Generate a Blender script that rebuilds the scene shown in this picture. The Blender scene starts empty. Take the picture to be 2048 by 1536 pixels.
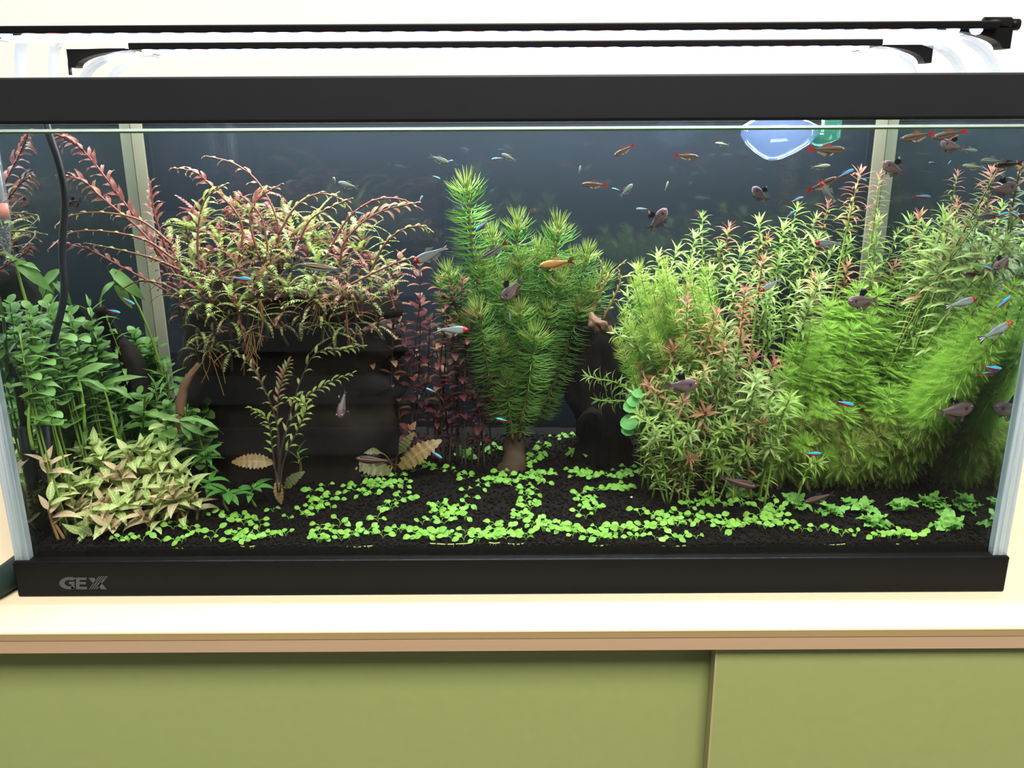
import bpy, bmesh, math, random
import numpy as np
from mathutils import Vector, Matrix, noise

random.seed(7); np.random.seed(7)
SC = bpy.context.scene
COL = SC.collection
R = math.radians

# ------------------------------------------------------------------ camera
F_PX, PITCH, ROLL = 1720.0, R(16.52), R(-0.30)
CAM = Vector((0.0012, -0.4689, 0.2724))
cd = bpy.data.cameras.new('camera'); cam = bpy.data.objects.new('camera', cd); COL.objects.link(cam)
cd.sensor_width = 36; cd.lens = F_PX / 2048 * 36; cd.clip_start = 0.01; cd.clip_end = 50
CM = Matrix.Rotation(math.pi / 2 - PITCH, 4, 'X') @ Matrix.Rotation(ROLL, 4, 'Z')
cam.matrix_world = Matrix.Translation(CAM) @ CM
SC.camera = cam

# ------------------------------------------------------------------ world, light, exposure
w = bpy.data.worlds.new('world'); SC.world = w; w.use_nodes = True
w.node_tree.nodes['Background'].inputs[0].default_value = (0.9, 0.92, 1, 1)
w.node_tree.nodes['Background'].inputs[1].default_value = 0.05
SC.view_settings.view_transform = 'Standard'; SC.view_settings.look = 'None'
SC.view_settings.exposure = 0.0; SC.view_settings.gamma = 1.0; SC.view_settings.use_curve_mapping = False
try:
    SC.cycles.transparent_max_bounces = 20; SC.cycles.max_bounces = 5; SC.cycles.diffuse_bounces = 2; SC.cycles.glossy_bounces = 3; SC.cycles.adaptive_threshold = 0.02; SC.cycles.transmission_bounces = 4
    SC.cycles.sample_clamp_indirect = 4.0; SC.cycles.caustics_reflective = False; SC.cycles.caustics_refractive = False
except Exception:
    pass
ROOM_W = 84.0      # added ceiling panel (watt)
LED_W = 2.6        # each aquarium light (watt)
LED_COL = (0.93, 0.97, 1.0)

def area_light(name, loc, sx, sy, watt, col, rot=(0, 0, 0), parent=None):
    l = bpy.data.lights.new(name, 'AREA'); l.shape = 'RECTANGLE'; l.size = sx; l.size_y = sy
    l.energy = watt; l.color = col
    o = bpy.data.objects.new(name, l); COL.objects.link(o); o.location = loc; o.rotation_euler = rot
    if parent: o.parent = parent
    return o

# ------------------------------------------------------------------ helpers
def ray(px, py):
    d = Vector(((px - 1024) / F_PX, (768 - py) / F_PX, -1.0))
    return (CM.to_3x3() @ d).normalized()

def P(px, py, y):
    d = ray(px, py)
    return CAM + d * ((y - CAM.y) / d.y)

def PZ(px, py, z):
    d = ray(px, py)
    return CAM + d * ((z - CAM.z) / d.z)

def PX(y, px=1024, py=700):
    """metres per photo pixel at depth y"""
    p = P(px, py, y)
    return (CM.to_3x3().transposed() @ (p - CAM)).z * -1 / F_PX

XIN = 0.2905
def PC(px, py, y, lim=0.284):
    """as P, moved forward until it lies inside the side panes"""
    y = max(y, 0.014)
    p = P(px, py, y)
    while abs(p.x) > lim and y > 0.012:
        y -= 0.003; p = P(px, py, y)
    p.x = max(-lim, min(lim, p.x))
    return p

def lin(r, g, b):
    f = lambda c: (c / 255) / 12.92 if c / 255 <= .04045 else (((c / 255) + .055) / 1.055) ** 2.4
    return (f(r), f(g), f(b), 1)

class MB:
    def __init__(s): s.v = []; s.f = []; s.m = []; s.c = None; s.uv = None
    def add(s, v, f, m=0):
        n = len(s.v); s.v.extend([tuple(a) for a in v])
        for q in f: s.f.append(tuple(n + i for i in q)); s.m.append(m)
    def box(s, x0, x1, y0, y1, z0, z1, m=0):
        v = [(x, y, z) for z in (z0, z1) for y in (y0, y1) for x in (x0, x1)]
        s.add(v, [(0, 2, 3, 1), (4, 5, 7, 6), (0, 1, 5, 4), (2, 6, 7, 3), (0, 4, 6, 2), (1, 3, 7, 5)], m)
    def tube(s, pts, rad, n=6, m=0, cap=True):
        pts = [Vector(p) for p in pts]; k = len(pts); b = len(s.v); up = Vector((0.13, 0.31, 0.94))
        for i, p in enumerate(pts):
            t = (pts[min(i + 1, k - 1)] - pts[max(i - 1, 0)]).normalized()
            a = t.cross(up)
            if a.length < 1e-4: a = t.cross(Vector((1, 0, 0)))
            a.normalize(); c = t.cross(a); up = a.cross(t)
            r = rad[i] if isinstance(rad, (list, tuple)) else rad
            for j in range(n):
                q = 2 * math.pi * j / n
                s.v.append(tuple(p + (a * math.cos(q) + c * math.sin(q)) * r))
        for i in range(k - 1):
            for j in range(n):
                s.f.append((b + i * n + j, b + i * n + (j + 1) % n, b + (i + 1) * n + (j + 1) % n, b + (i + 1) * n + j)); s.m.append(m)
        if cap:
            s.f.append(tuple(b + j for j in range(n))[::-1]); s.m.append(m)
            s.f.append(tuple(b + (k - 1) * n + j for j in range(n))); s.m.append(m)
    def prism(s, poly, y0, y1, m=0):
        """polygon in x-z extruded along y"""
        n = len(poly)
        v = [(x, y0, z) for x, z in poly] + [(x, y1, z) for x, z in poly]
        f = [tuple(range(n)), tuple(range(2 * n - 1, n - 1, -1))] + [(i, n + i, n + (i + 1) % n, (i + 1) % n) for i in range(n)]
        s.add(v, f, m)
    def mesh(s, name, mats, smooth=False):
        me = bpy.data.meshes.new(name); me.from_pydata(s.v, [], s.f)
        for m_ in (mats if isinstance(mats, (list, tuple)) else [mats]): me.materials.append(m_)
        if max(s.m, default=0): me.polygons.foreach_set('material_index', s.m)
        if smooth: me.polygons.foreach_set('use_smooth', [True] * len(s.f))
        if s.uv:
            u = me.uv_layers.new(name='UVMap')
            li = [0] * len(me.loops); me.loops.foreach_get('vertex_index', li)
            u.data.foreach_set('uv', [c for i in li for c in s.uv[i]])
        if s.c:
            a = me.color_attributes.new('Col', 'FLOAT_COLOR', 'POINT')
            a.data.foreach_set('color', [x for c in s.c for x in c])
        me.update()
        return me
    def build(s, name, mats, parent=None, smooth=False):
        return link(name, s.mesh(name, mats, smooth), parent)

def link(name, me, parent=None, M=None):
    o = bpy.data.objects.new(name, me); COL.objects.link(o)
    if parent: o.parent = parent
    if M is not None: o.matrix_basis = M
    return o

def tag(o, label=None, cat=None, group=None, kind=None):
    if label: o['label'] = label
    if cat: o['category'] = cat
    if group: o['group'] = group
    if kind: o['kind'] = kind
    return o

def empty(name, loc, label=None, cat=None, group=None):
    o = bpy.data.objects.new(name, None); COL.objects.link(o); o.location = loc; o.empty_display_size = .01
    return tag(o, label, cat, group)

def frame_of(d, up=(0, 0, 1)):
    d = Vector(d).normalized(); up = Vector(up)
    y = up.cross(d)
    if y.length < 1e-4: y = Vector((0, 1, 0)).cross(d)
    y.normalize(); z = d.cross(y)
    return Matrix((d, y, z)).transposed()

def TRS(p, d, s, up=(0, 0, 1), roll=0.0):
    m = frame_of(d, up)
    if roll: m = m @ Matrix.Rotation(roll, 3, 'X')
    sx = s if isinstance(s, (tuple, list)) else (s, s, s)
    return Matrix.Translation(p) @ m.to_4x4() @ Matrix.Diagonal((*sx, 1))

def bez(pts, n):
    """smooth curve through points (Catmull-Rom)"""
    pts = [Vector(p) for p in pts]
    if len(pts) == 2: return [pts[0].lerp(pts[1], i / n) for i in range(n + 1)]
    q = [pts[0] * 2 - pts[1]] + pts + [pts[-1] * 2 - pts[-2]]
    out = []
    for k in range(n + 1):
        t = k / n * (len(pts) - 1); i = min(int(t), len(pts) - 2); u = t - i
        a, b, c, d = q[i:i + 4]
        out.append(.5 * ((2 * b) + (c - a) * u + (2 * a - 5 * b + 4 * c - d) * u * u + (3 * b - a - 3 * c + d) * u ** 3))
    return out

# ------------------------------------------------------------------ materials
def nt(name):
    m = bpy.data.materials.new(name); m.use_nodes = True; t = m.node_tree; t.nodes.clear()
    return m, t, t.nodes.new('ShaderNodeOutputMaterial')

def N(t, typ, **kw):
    n = t.nodes.new(typ)
    for k, v in kw.items():
        if k.startswith('i_'):
            n.inputs[k[2:]].default_value = v
        else: setattr(n, k, v)
    return n

def plain(name, col, rough=.5, spec=.4, var=0.0, scale=20, metal=0, bump=0.0, stretch=None, emit=None, estr=0):
    m, t, out = nt(name)
    b = N(t, 'ShaderNodeBsdfPrincipled'); b.inputs['Base Color'].default_value = col
    b.inputs['Roughness'].default_value = rough; b.inputs['Specular IOR Level'].default_value = spec; b.inputs['Metallic'].default_value = metal
    if emit:
        b.inputs['Emission Color'].default_value = emit; b.inputs['Emission Strength'].default_value = estr
    if var or bump:
        tc = N(t, 'ShaderNodeTexCoord'); mp = N(t, 'ShaderNodeMapping')
        if stretch: mp.inputs['Scale'].default_value = stretch
        t.links.new(tc.outputs['Object'], mp.inputs[0])
        no = N(t, 'ShaderNodeTexNoise'); no.inputs['Scale'].default_value = scale; no.inputs['Detail'].default_value = 5
        t.links.new(mp.outputs[0], no.inputs['Vector'])
        if var:
            mx = N(t, 'ShaderNodeMix', data_type='RGBA')
            mx.inputs[6].default_value = tuple(c * (1 - var) for c in col[:3]) + (1,)
            mx.inputs[7].default_value = tuple(min(1, c * (1 + var)) for c in col[:3]) + (1,)
            t.links.new(no.outputs[0], mx.inputs[0]); t.links.new(mx.outputs[2], b.inputs['Base Color'])
        if bump:
            bp = N(t, 'ShaderNodeBump'); bp.inputs['Strength'].default_value = bump; bp.inputs['Distance'].default_value = .002
            t.links.new(no.outputs[0], bp.inputs['Height']); t.links.new(bp.outputs[0], b.inputs['Normal'])
    t.links.new(b.outputs[0], out.inputs[0])
    return m

def leafmat(name, c1, c2, tr=.4, rough=.42, vein=None, vein_w=.05, edge=None):
    ds = lambda c: tuple(0.88 * x + .12 * (.3 * c[0] + .59 * c[1] + .11 * c[2]) for x in c[:3]) + (1,)
    c1, c2 = ds(c1), ds(c2)
    m, t, out = nt(name)
    oi = N(t, 'ShaderNodeObjectInfo'); tc = N(t, 'ShaderNodeTexCoord')
    no = N(t, 'ShaderNodeTexNoise'); no.inputs['Scale'].default_value = 3.5; t.links.new(tc.outputs['Object'], no.inputs['Vector'])
    a = N(t, 'ShaderNodeMath', operation='MULTIPLY_ADD'); a.inputs[1].default_value = .8
    t.links.new(oi.outputs['Random'], a.inputs[0])
    s = N(t, 'ShaderNodeMath', operation='MULTIPLY_ADD'); s.inputs[1].default_value = .7; s.inputs[2].default_value = -.25
    t.links.new(no.outputs[0], s.inputs[0]); t.links.new(s.outputs[0], a.inputs[2]); a.use_clamp = True
    mx = N(t, 'ShaderNodeMix', data_type='RGBA'); mx.inputs[6].default_value = c1; mx.inputs[7].default_value = c2
    t.links.new(a.outputs[0], mx.inputs[0]); colr = mx.outputs[2]
    if vein:
        sp = N(t, 'ShaderNodeSeparateXYZ'); t.links.new(tc.outputs['UV'], sp.inputs[0])
        ab = N(t, 'ShaderNodeMath', operation='ABSOLUTE'); t.links.new(sp.outputs[1], ab.inputs[0])
        mid = N(t, 'ShaderNodeMath', operation='LESS_THAN'); mid.inputs[1].default_value = vein_w; t.links.new(ab.outputs[0], mid.inputs[0])
        k = N(t, 'ShaderNodeMath', operation='MULTIPLY_ADD'); k.inputs[1].default_value = -1.6; t.links.new(ab.outputs[0], k.inputs[0])
        u8 = N(t, 'ShaderNodeMath', operation='MULTIPLY'); u8.inputs[1].default_value = 7; t.links.new(sp.outputs[0], u8.inputs[0])
        t.links.new(u8.outputs[0], k.inputs[2])
        fr = N(t, 'ShaderNodeMath', operation='FRACT'); t.links.new(k.outputs[0], fr.inputs[0])
        sd = N(t, 'ShaderNodeMath', operation='LESS_THAN'); sd.inputs[1].default_value = .2; t.links.new(fr.outputs[0], sd.inputs[0])
        sf = N(t, 'ShaderNodeMath', operation='MULTIPLY'); sf.inputs[1].default_value = .55; t.links.new(sd.outputs[0], sf.inputs[0])
        mm = N(t, 'ShaderNodeMath', operation='MAXIMUM'); t.links.new(mid.outputs[0], mm.inputs[0]); t.links.new(sf.outputs[0], mm.inputs[1])
        m2 = N(t, 'ShaderNodeMix', data_type='RGBA'); m2.inputs[7].default_value = vein
        t.links.new(mm.outputs[0], m2.inputs[0]); t.links.new(colr, m2.inputs[6]); colr = m2.outputs[2]
    b = N(t, 'ShaderNodeBsdfPrincipled'); b.inputs['Roughness'].default_value = rough; b.inputs['Specular IOR Level'].default_value = .25
    tl = N(t, 'ShaderNodeBsdfTranslucent'); t.links.new(colr, b.inputs['Base Color']); t.links.new(colr, tl.inputs[0])
    ms = N(t, 'ShaderNodeMixShader'); ms.inputs[0].default_value = tr
    t.links.new(b.outputs[0], ms.inputs[1]); t.links.new(tl.outputs[0], ms.inputs[2]); t.links.new(ms.outputs[0], out.inputs[0])
    return m

def clear(name, tint, refl_rough=.0, ior=1.45, gloss=1.0, milk=0.0, milkcol=(.8, .85, .9, 1), streak=False):
    """clear sheet: transparent with a Fresnel mirror on top and, if wanted, a milky share"""
    m, t, out = nt(name)
    tr = N(t, 'ShaderNodeBsdfTransparent'); tr.inputs[0].default_value = tint
    gl = N(t, 'ShaderNodeBsdfGlossy'); gl.inputs[0].default_value = (gloss, gloss, gloss, 1); gl.inputs['Roughness'].default_value = refl_rough
    ge = N(t, 'ShaderNodeNewGeometry'); dt = N(t, 'ShaderNodeVectorMath', operation='DOT_PRODUCT')
    t.links.new(ge.outputs['Incoming'], dt.inputs[0]); t.links.new(ge.outputs['Normal'], dt.inputs[1])
    ab_ = N(t, 'ShaderNodeMath', operation='ABSOLUTE'); t.links.new(dt.outputs['Value'], ab_.inputs[0])
    om = N(t, 'ShaderNodeMath', operation='SUBTRACT', use_clamp=True); om.inputs[0].default_value = 1.0; t.links.new(ab_.outputs[0], om.inputs[1])
    pw = N(t, 'ShaderNodeMath', operation='POWER'); pw.inputs[1].default_value = 5.0; t.links.new(om.outputs[0], pw.inputs[0])
    f0 = ((ior - 1) / (ior + 1)) ** 2
    fr = N(t, 'ShaderNodeMath', operation='MULTIPLY_ADD', use_clamp=True); fr.inputs[1].default_value = 1 - f0; fr.inputs[2].default_value = f0; t.links.new(pw.outputs[0], fr.inputs[0])
    base = tr
    if milk:
        df = N(t, 'ShaderNodeBsdfDiffuse'); df.inputs[0].default_value = milkcol
        tl = N(t, 'ShaderNodeBsdfTranslucent'); tl.inputs[0].default_value = milkcol
        ad = N(t, 'ShaderNodeMixShader'); t.links.new(df.outputs[0], ad.inputs[1]); t.links.new(tl.outputs[0], ad.inputs[2])
        mk = N(t, 'ShaderNodeMixShader'); mk.inputs[0].default_value = milk
        t.links.new(tr.outputs[0], mk.inputs[1]); t.links.new(ad.outputs[0], mk.inputs[2]); base = mk
        if streak:
            tc = N(t, 'ShaderNodeTexCoord'); mp = N(t, 'ShaderNodeMapping'); mp.inputs['Scale'].default_value = (420, 420, 6)
            no = N(t, 'ShaderNodeTexNoise'); no.inputs['Scale'].default_value = 1.0
            t.links.new(tc.outputs['Object'], mp.inputs[0]); t.links.new(mp.outputs[0], no.inputs['Vector'])
            cr = N(t, 'ShaderNodeMapRange'); cr.inputs[1].default_value = .35; cr.inputs[2].default_value = .65; cr.inputs[3].default_value = milk * .45; cr.inputs[4].default_value = min(1, milk * 1.3)
            t.links.new(no.outputs[0], cr.inputs[0]); t.links.new(cr.outputs[0], mk.inputs[0])
    ms = N(t, 'ShaderNodeMixShader'); t.links.new(fr.outputs[0], ms.inputs[0])
    t.links.new(base.outputs[0], ms.inputs[1]); t.links.new(gl.outputs[0], ms.inputs[2]); t.links.new(ms.outputs[0], out.inputs[0])
    return m

def attrmat(name, rough=.35, spec=.5, alpha=True, coat=0.0):
    m, t, out = nt(name)
    at = N(t, 'ShaderNodeVertexColor', layer_name='Col')
    b = N(t, 'ShaderNodeBsdfPrincipled'); b.inputs['Roughness'].default_value = rough; b.inputs['Specular IOR Level'].default_value = spec
    t.links.new(at.outputs[0], b.inputs['Base Color'])
    if alpha: t.links.new(at.outputs[1], b.inputs['Alpha'])
    t.links.new(b.outputs[0], out.inputs[0])
    return m

M = {}
M['black'] = plain('black_plastic', (.0045, .0045, .0048, 1), .42, .14, .15, 60)
M['black_top'] = plain('black_plastic_rim', (.010, .010, .012, 1), .5, .3, .15, 60)
M['logo'] = plain('grey_print', lin(66, 66, 70), .6)
M['worktop'] = plain('cream_worktop', lin(220, 205, 175), .45, .35, .03, 9)
M['worktop_edge'] = plain('worktop_edge', lin(180, 150, 120), .5, .3, .05, 6, stretch=(1, 1, 30))
M['door'] = plain('green_laminate', lin(148, 156, 98), .5, .3, .04, 140, bump=.06)
M['door_edge'] = plain('door_edge', lin(165, 160, 115), .5, .3)
M['carcass'] = plain('carcass', lin(120, 120, 85), .6)
M['wall'] = plain('white_wall', (.95, .95, .95, 1), .7, .2, .03, 8, bump=.05)
M['wall_dim'] = plain('grey_wall', (.13, .14, .16, 1), .8, .2, .04, 6)
M['floor'] = plain('floor_vinyl', (.10, .09, .085, 1), .6, .3, .1, 5)
M['ceiling'] = plain('ceiling_white', (.7, .7, .7, 1), .8, .2, .03, 5)
M['glass'] = clear('clear_glass', (.97, .99, .98, 1), 0, 1.42)
M['edge'] = clear('glass_edge', (.75, .85, .86, 1), .05, 1.45, milk=.8, milkcol=(.74, .82, .88, 1), streak=True)
M['water'] = clear('water', (.96, .99, .98, 1), .0, 1.33)
M['acrylic'] = clear('clear_acrylic', (.84, .88, .94, 1), .08, 1.35, milk=.10)
M['film'] = plain('dark_screen', lin(26, 32, 42), .6, .15, .3, 5, stretch=(1, 1, .3))
M['beige'] = plain('pale_strip', lin(106, 104, 88), .6, .3, .15, 30, stretch=(1, 1, .05))
m_, t_, o_ = nt('side_pane')   # total reflection on the inner face of the wet side panes
g_ = N(t_, 'ShaderNodeBsdfGlossy'); g_.inputs[0].default_value = (.72, .80, .78, 1); g_.inputs['Roughness'].default_value = .0
q_ = N(t_, 'ShaderNodeBsdfTransparent'); q_.inputs[0].default_value = (.8, .9, .88, 1)
x_ = N(t_, 'ShaderNodeMixShader'); x_.inputs[0].default_value = .92
t_.links.new(q_.outputs[0], x_.inputs[1]); t_.links.new(g_.outputs[0], x_.inputs[2]); t_.links.new(x_.outputs[0], o_.inputs[0])
M['mirror'] = m_
M['soil'] = plain('black_soil', (.0060, .0050, .0045, 1), .9, .08, .5, 300)
M['wood_dark'] = plain('dark_driftwood', (.0105, .0075, .0062, 1), .85, .12, .5, 60, bump=.8, stretch=(1, 1, .25))
M['wood_brown'] = plain('brown_driftwood', lin(104, 78, 62), .8, .2, .45, 90, bump=.6, stretch=(1, 1, .3))
M['wood_tan'] = plain('tan_driftwood', lin(70, 56, 45), .8, .2, .5, 80, bump=.5, stretch=(1, 1, .2))
M['cable'] = plain('black_cable', (.008, .009, .014, 1), .45, .4)
M['green_pad'] = plain('dark_green_rubber', lin(20, 40, 36), .6, .3)
M['white'] = plain('white_enamel', (.8, .8, .78, 1), .5)
M['pink'] = plain('pink_band', lin(225, 130, 105), .5)
M['shot'] = plain('lead_shot', lin(60, 50, 45), .4, .5, metal=.3)
M['ink'] = plain('ink', lin(50, 40, 90), .6)
M['shell'] = plain('white_shell', lin(215, 210, 195), .5)
M['root'] = plain('pale_root', lin(150, 165, 90), .6)
M['led'] = plain('led_lens', (1, 1, 1, 1), .3, emit=(.9, .95, 1, 1), estr=14)
M['led_blue'] = plain('led_lens_blue', (.3, .3, 1, 1), .3, emit=(.25, .3, 1, 1), estr=10)
M['led_red'] = plain('led_lens_red', (1, .3, .3, 1), .3, emit=(1, .25, .3, 1), estr=8)
M['led_panel'] = plain('led_panel', (1, 1, 1, 1), .5, emit=(.93, .97, 1, 1), estr=5)
M['ceil_panel'] = plain('lamp_diffuser', (1, 1, 1, 1), .5, emit=(1, .96, .88, 1), estr=4)
M['lily'] = clear('blue_plastic', (.78, .84, .97, 1), .05, 1.4, milk=.3, milkcol=(.26, .36, .62, 1))
M['pipe'] = clear('green_pipe', (.5, .75, .68, 1), .05, 1.45, milk=.3, milkcol=(.1, .35, .28, 1))
M['skin'] = attrmat('fish_skin', .5, .25, False)
M['fin'] = attrmat('fish_fin', .4, .3, True)
M['eye'] = plain('fish_eye', (.01, .01, .012, 1), .15, .6)
M['eye_ring'] = plain('fish_eye_ring', lin(190, 180, 150), .3, .6)
M['chest'] = plain('pale_drawer_front', (.17, .18, .21, 1), .5)

for k_ in ('led', 'led_blue', 'led_red', 'led_panel', 'ceil_panel'):
    try: M[k_].cycles.emission_sampling = 'NONE'
    except Exception: pass
def S(r, g, b, k=1.0):
    c = lin(r, g, b); return (min(1, c[0] * k), min(1, c[1] * k), min(1, c[2] * k), 1)
LM = {
 'needle': leafmat('needle_green', S(84, 146, 42), S(132, 182, 62), .45),
 'needle_tip': leafmat('needle_tip', S(140, 178, 66), S(160, 170, 84), .45),
 'feather': leafmat('feather_green', S(140, 190, 50), S(170, 214, 70), .5),
 'feather_old': leafmat('feather_olive', S(150, 156, 62), S(116, 146, 50), .45),
 'fine_pale': leafmat('fine_pale', S(196, 210, 110), S(176, 206, 90), .5),
 'narrow': leafmat('narrow_green', S(100, 140, 58), S(140, 160, 76), .45),
 'narrow_pale': leafmat('narrow_pale', S(164, 180, 104), S(146, 172, 88), .45),
 'narrow_bright': leafmat('narrow_bright', S(134, 170, 62), S(156, 182, 80), .45),
 'narrow_orange': leafmat('narrow_orange', S(184, 122, 84), S(172, 134, 82), .45),
 'narrow_pink': leafmat('narrow_pink', S(178, 108, 98), S(164, 112, 90), .45),
 'pin_green': leafmat('pinnate_green', S(132, 156, 66), S(156, 166, 82), .4),
 'pin_olive': leafmat('pinnate_olive', S(138, 128, 76), S(112, 124, 64), .35),
 'pin_red': leafmat('pinnate_red', S(150, 88, 80), S(132, 74, 70), .35),
 'pin_rust': leafmat('pinnate_rust', S(160, 110, 80), S(140, 104, 74), .35),
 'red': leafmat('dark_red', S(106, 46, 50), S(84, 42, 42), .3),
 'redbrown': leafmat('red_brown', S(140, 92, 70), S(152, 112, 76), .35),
 'round': leafmat('round_green', S(88, 142, 56), S(124, 168, 80), .45),
 'strap': leafmat('strap_green', S(94, 144, 66), S(124, 164, 86), .45),
 'vein': leafmat('veined_pale', S(166, 200, 90), S(196, 206, 126), .4, vein=S(238, 240, 205)),
 'vein_pink': leafmat('veined_pink', S(214, 194, 146), S(206, 176, 136), .4, vein=S(236, 214, 186)),
 'star': leafmat('star_green', S(66, 134, 50), S(88, 152, 62), .4, vein=S(116, 174, 84), vein_w=.04),
 'crypt': leafmat('brown_ruffle', S(150, 120, 74), S(128, 104, 60), .3, vein=S(150, 126, 84), vein_w=.05),
 'crypt_dark': leafmat('olive_ruffle', S(92, 96, 56), S(108, 104, 60), .3),
 'seed': leafmat('seedling_green', S(118, 184, 44), S(150, 206, 62), .4, .35),
 'frill': leafmat('frill_green', S(110, 176, 60), S(140, 200, 84), .45),
 'penny': leafmat('penny_green', S(84, 160, 70), S(100, 172, 84), .4),
}
STEM = {'green': plain('stem_green', S(110, 140, 56), .5), 'red': plain('stem_red', S(112, 62, 56), .5),
        'dark': plain('stem_dark', S(58, 44, 40), .6), 'brown': plain('stem_brown', S(120, 96, 56), .5)}

# ------------------------------------------------------------------ room
def struct(name, mb, m, label):
    return tag(mb.build(name, m), label, kind='structure')
b = MB(); b.box(-2.2, 2.2, -2.8, .62, -.95, -.93); struct('floor', b, M['floor'], 'dark vinyl floor below the green cabinet')
b = MB(); b.box(-2.2, 2.2, -2.8, .62, 1.75, 1.77); struct('ceiling', b, M['ceiling'], 'plain white ceiling above the aquarium')
b = MB(); b.box(-2.2, 2.2, .60, .62, -.93, 1.75); struct('wall_back', b, M['wall'], 'bright white wall behind the aquarium')
b = MB(); b.box(-2.22, -2.2, -2.8, .62, -.93, 1.75); struct('wall_left', b, M['wall'], 'white side wall left of the cabinet')
b = MB(); b.box(2.2, 2.22, -2.8, .62, -.93, 1.75); struct('wall_right', b, M['wall'], 'white side wall right of the cabinet')
b = MB(); b.box(-2.2, 2.2, -2.82, -2.8, -.93, 1.75); struct('wall_front', b, M['wall_dim'], 'grey wall across the room from the aquarium')

# added ceiling panel, out of view, placed to light worktop, doors and wall
cl = empty('added_ceiling_light', (0.2, -1.15, 1.75), 'added ceiling light panel out of view, lighting worktop and doors', 'light')
b = MB(); b.box(-.62, .62, -.47, .47, -.035, 0); b.build('lamp_housing', M['white'], cl)
b = MB(); b.box(-.58, .58, -.43, .43, -.04, -.035); b.build('diffuser', M['ceil_panel'], cl)
area_light('ceiling_glow', (0, 0, -.045), 1.1, .8, ROOM_W, (1, .96, .885), parent=cl)

# made-up chest across the room, out of view; its fronts stripe the glass reflection
ch = empty('added_chest', (-.75, -2.5, -.93), 'added drawer chest across the room, giving the glass its striped reflection', 'chest')
b = MB(); b.box(-.5, .5, -.25, .0, 0, 1.05); b.build('body', M['floor'], ch)
for k in range(5):
    b = MB(); b.box(-.48, .48, .0, .02, .06 + k * .195, .06 + k * .195 + .10); d = b.build('drawer', M['chest'], ch)

# ------------------------------------------------------------------ cabinet
TE = -.0395   # worktop front edge
wt = empty('worktop', (0, .2, 0), 'cream worktop with a rounded tan front edge', 'worktop')
b = MB()
prof = [(.60, 0.0), (TE + .0025, 0.0)] + [(TE + .0025 - .0025 * math.sin(a), -.0022 + .0022 * math.cos(a)) for a in np.linspace(.3, math.pi / 2, 6)] + [(TE, -.0024), (.60, -.0024)]
n = len(prof)
v = [(x, y - .2, z) for x in (-1.6, 1.6) for y, z in prof]
b.add(v, [tuple(range(n))[::-1], tuple(range(n, 2 * n))] + [(i, (i + 1) % n, n + (i + 1) % n, n + i) for i in range(n)])
b.build('slab', M['worktop'], wt, False)
b = MB(); b.box(-1.6, 1.6, TE - .2 + .0002, .4, -.0066, -.0025); b.build('edge_band', plain('edge_upper', lin(160, 136, 94), .5, .3, .05, 6), wt)
b = MB(); b.box(-1.6, 1.6, TE - .2 + .0006, .4, -.0150, -.0067); b.build('edge_band', M['worktop_edge'], wt)
cb = empty('cabinet', (0, .2, -.93), 'olive green cabinet with sliding doors under the worktop', 'cabinet')
b = MB(); b.box(-1.58, 1.58, -.2 - .005, .39, 0, .905); b.build('body', M['carcass'], cb)
xs = PZ(1431, 1310, -.02)
seam = P(1426, 1400, TE + .008).x
b = MB(); b.box(-1.55, seam + .05, TE - .2 + .0165, TE - .2 + .0225, .03, .9125); b.build('sliding_door', M['door'], cb)
d2 = MB(); d2.box(seam, 1.55, TE - .2 + .0055, TE - .2 + .0145, .03, .9125); dr = d2.build('sliding_door', M['door'], cb)
b = MB(); b.box(seam - .0012, seam, TE - .2 + .0052, TE - .2 + .0146, .03, .9125); b.build('edge_band', M['door_edge'], dr)

# ------------------------------------------------------------------ aquarium
DEP = .232
aq = empty('aquarium', (0, DEP / 2, 0), 'glass aquarium with black plastic frame on the cream worktop', 'aquarium')
def AQ(mb, name, m, parent=None, smooth=False):
    mb.v = [(x, y - DEP / 2, z) for x, y, z in mb.v]
    return mb.build(name, m, parent or aq, smooth)
def ring(mb, x, y0, y1, z0, z1, t):
    mb.box(-x, x, y0, y0 + t, z0, z1); mb.box(-x, x, y1 - t, y1, z0, z1)
    mb.box(-x, -x + t, y0 + t, y1 - t, z0, z1); mb.box(x - t, x, y0 + t, y1 - t, z0, z1)
def bevel(o, wd, seg=2):
    m = o.modifiers.new('bevel', 'BEVEL'); m.width = wd; m.segments = seg; m.limit_method = 'ANGLE'
b = MB(); ring(b, .3008, -.0025, DEP + .0025, 0, .0238, .0085); b.box(-.2923, .2923, .006, DEP - .006, .001, .006)
bf = AQ(b, 'base_frame', M['black']); bevel(bf, .0012)
b = MB(); ring(b, .3005, -.0022, DEP + .002, .0212, .0232, .004); AQ(b, 'base_lip', plain('lip_gloss', (.016, .016, .017, 1), .18, .5), bf)
b = MB(); ring(b, .3038, -.0038, DEP + .0038, .2760, .2988, .006); ring(b, .300, 0, DEP, .2850, .2880, .010)
tf = AQ(b, 'rim_frame', M['black_top']); bevel(tf, .001)
b = MB(); ring(b, .3045, -.0045, DEP + .0045, .2766, .2776, .003); AQ(b, 'rim_bead', M['black'], tf)
b = MB(); b.box(-.2915, .2915, 0, .005, .010, .285); AQ(b, 'glass_pane', M['glass'])
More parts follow.
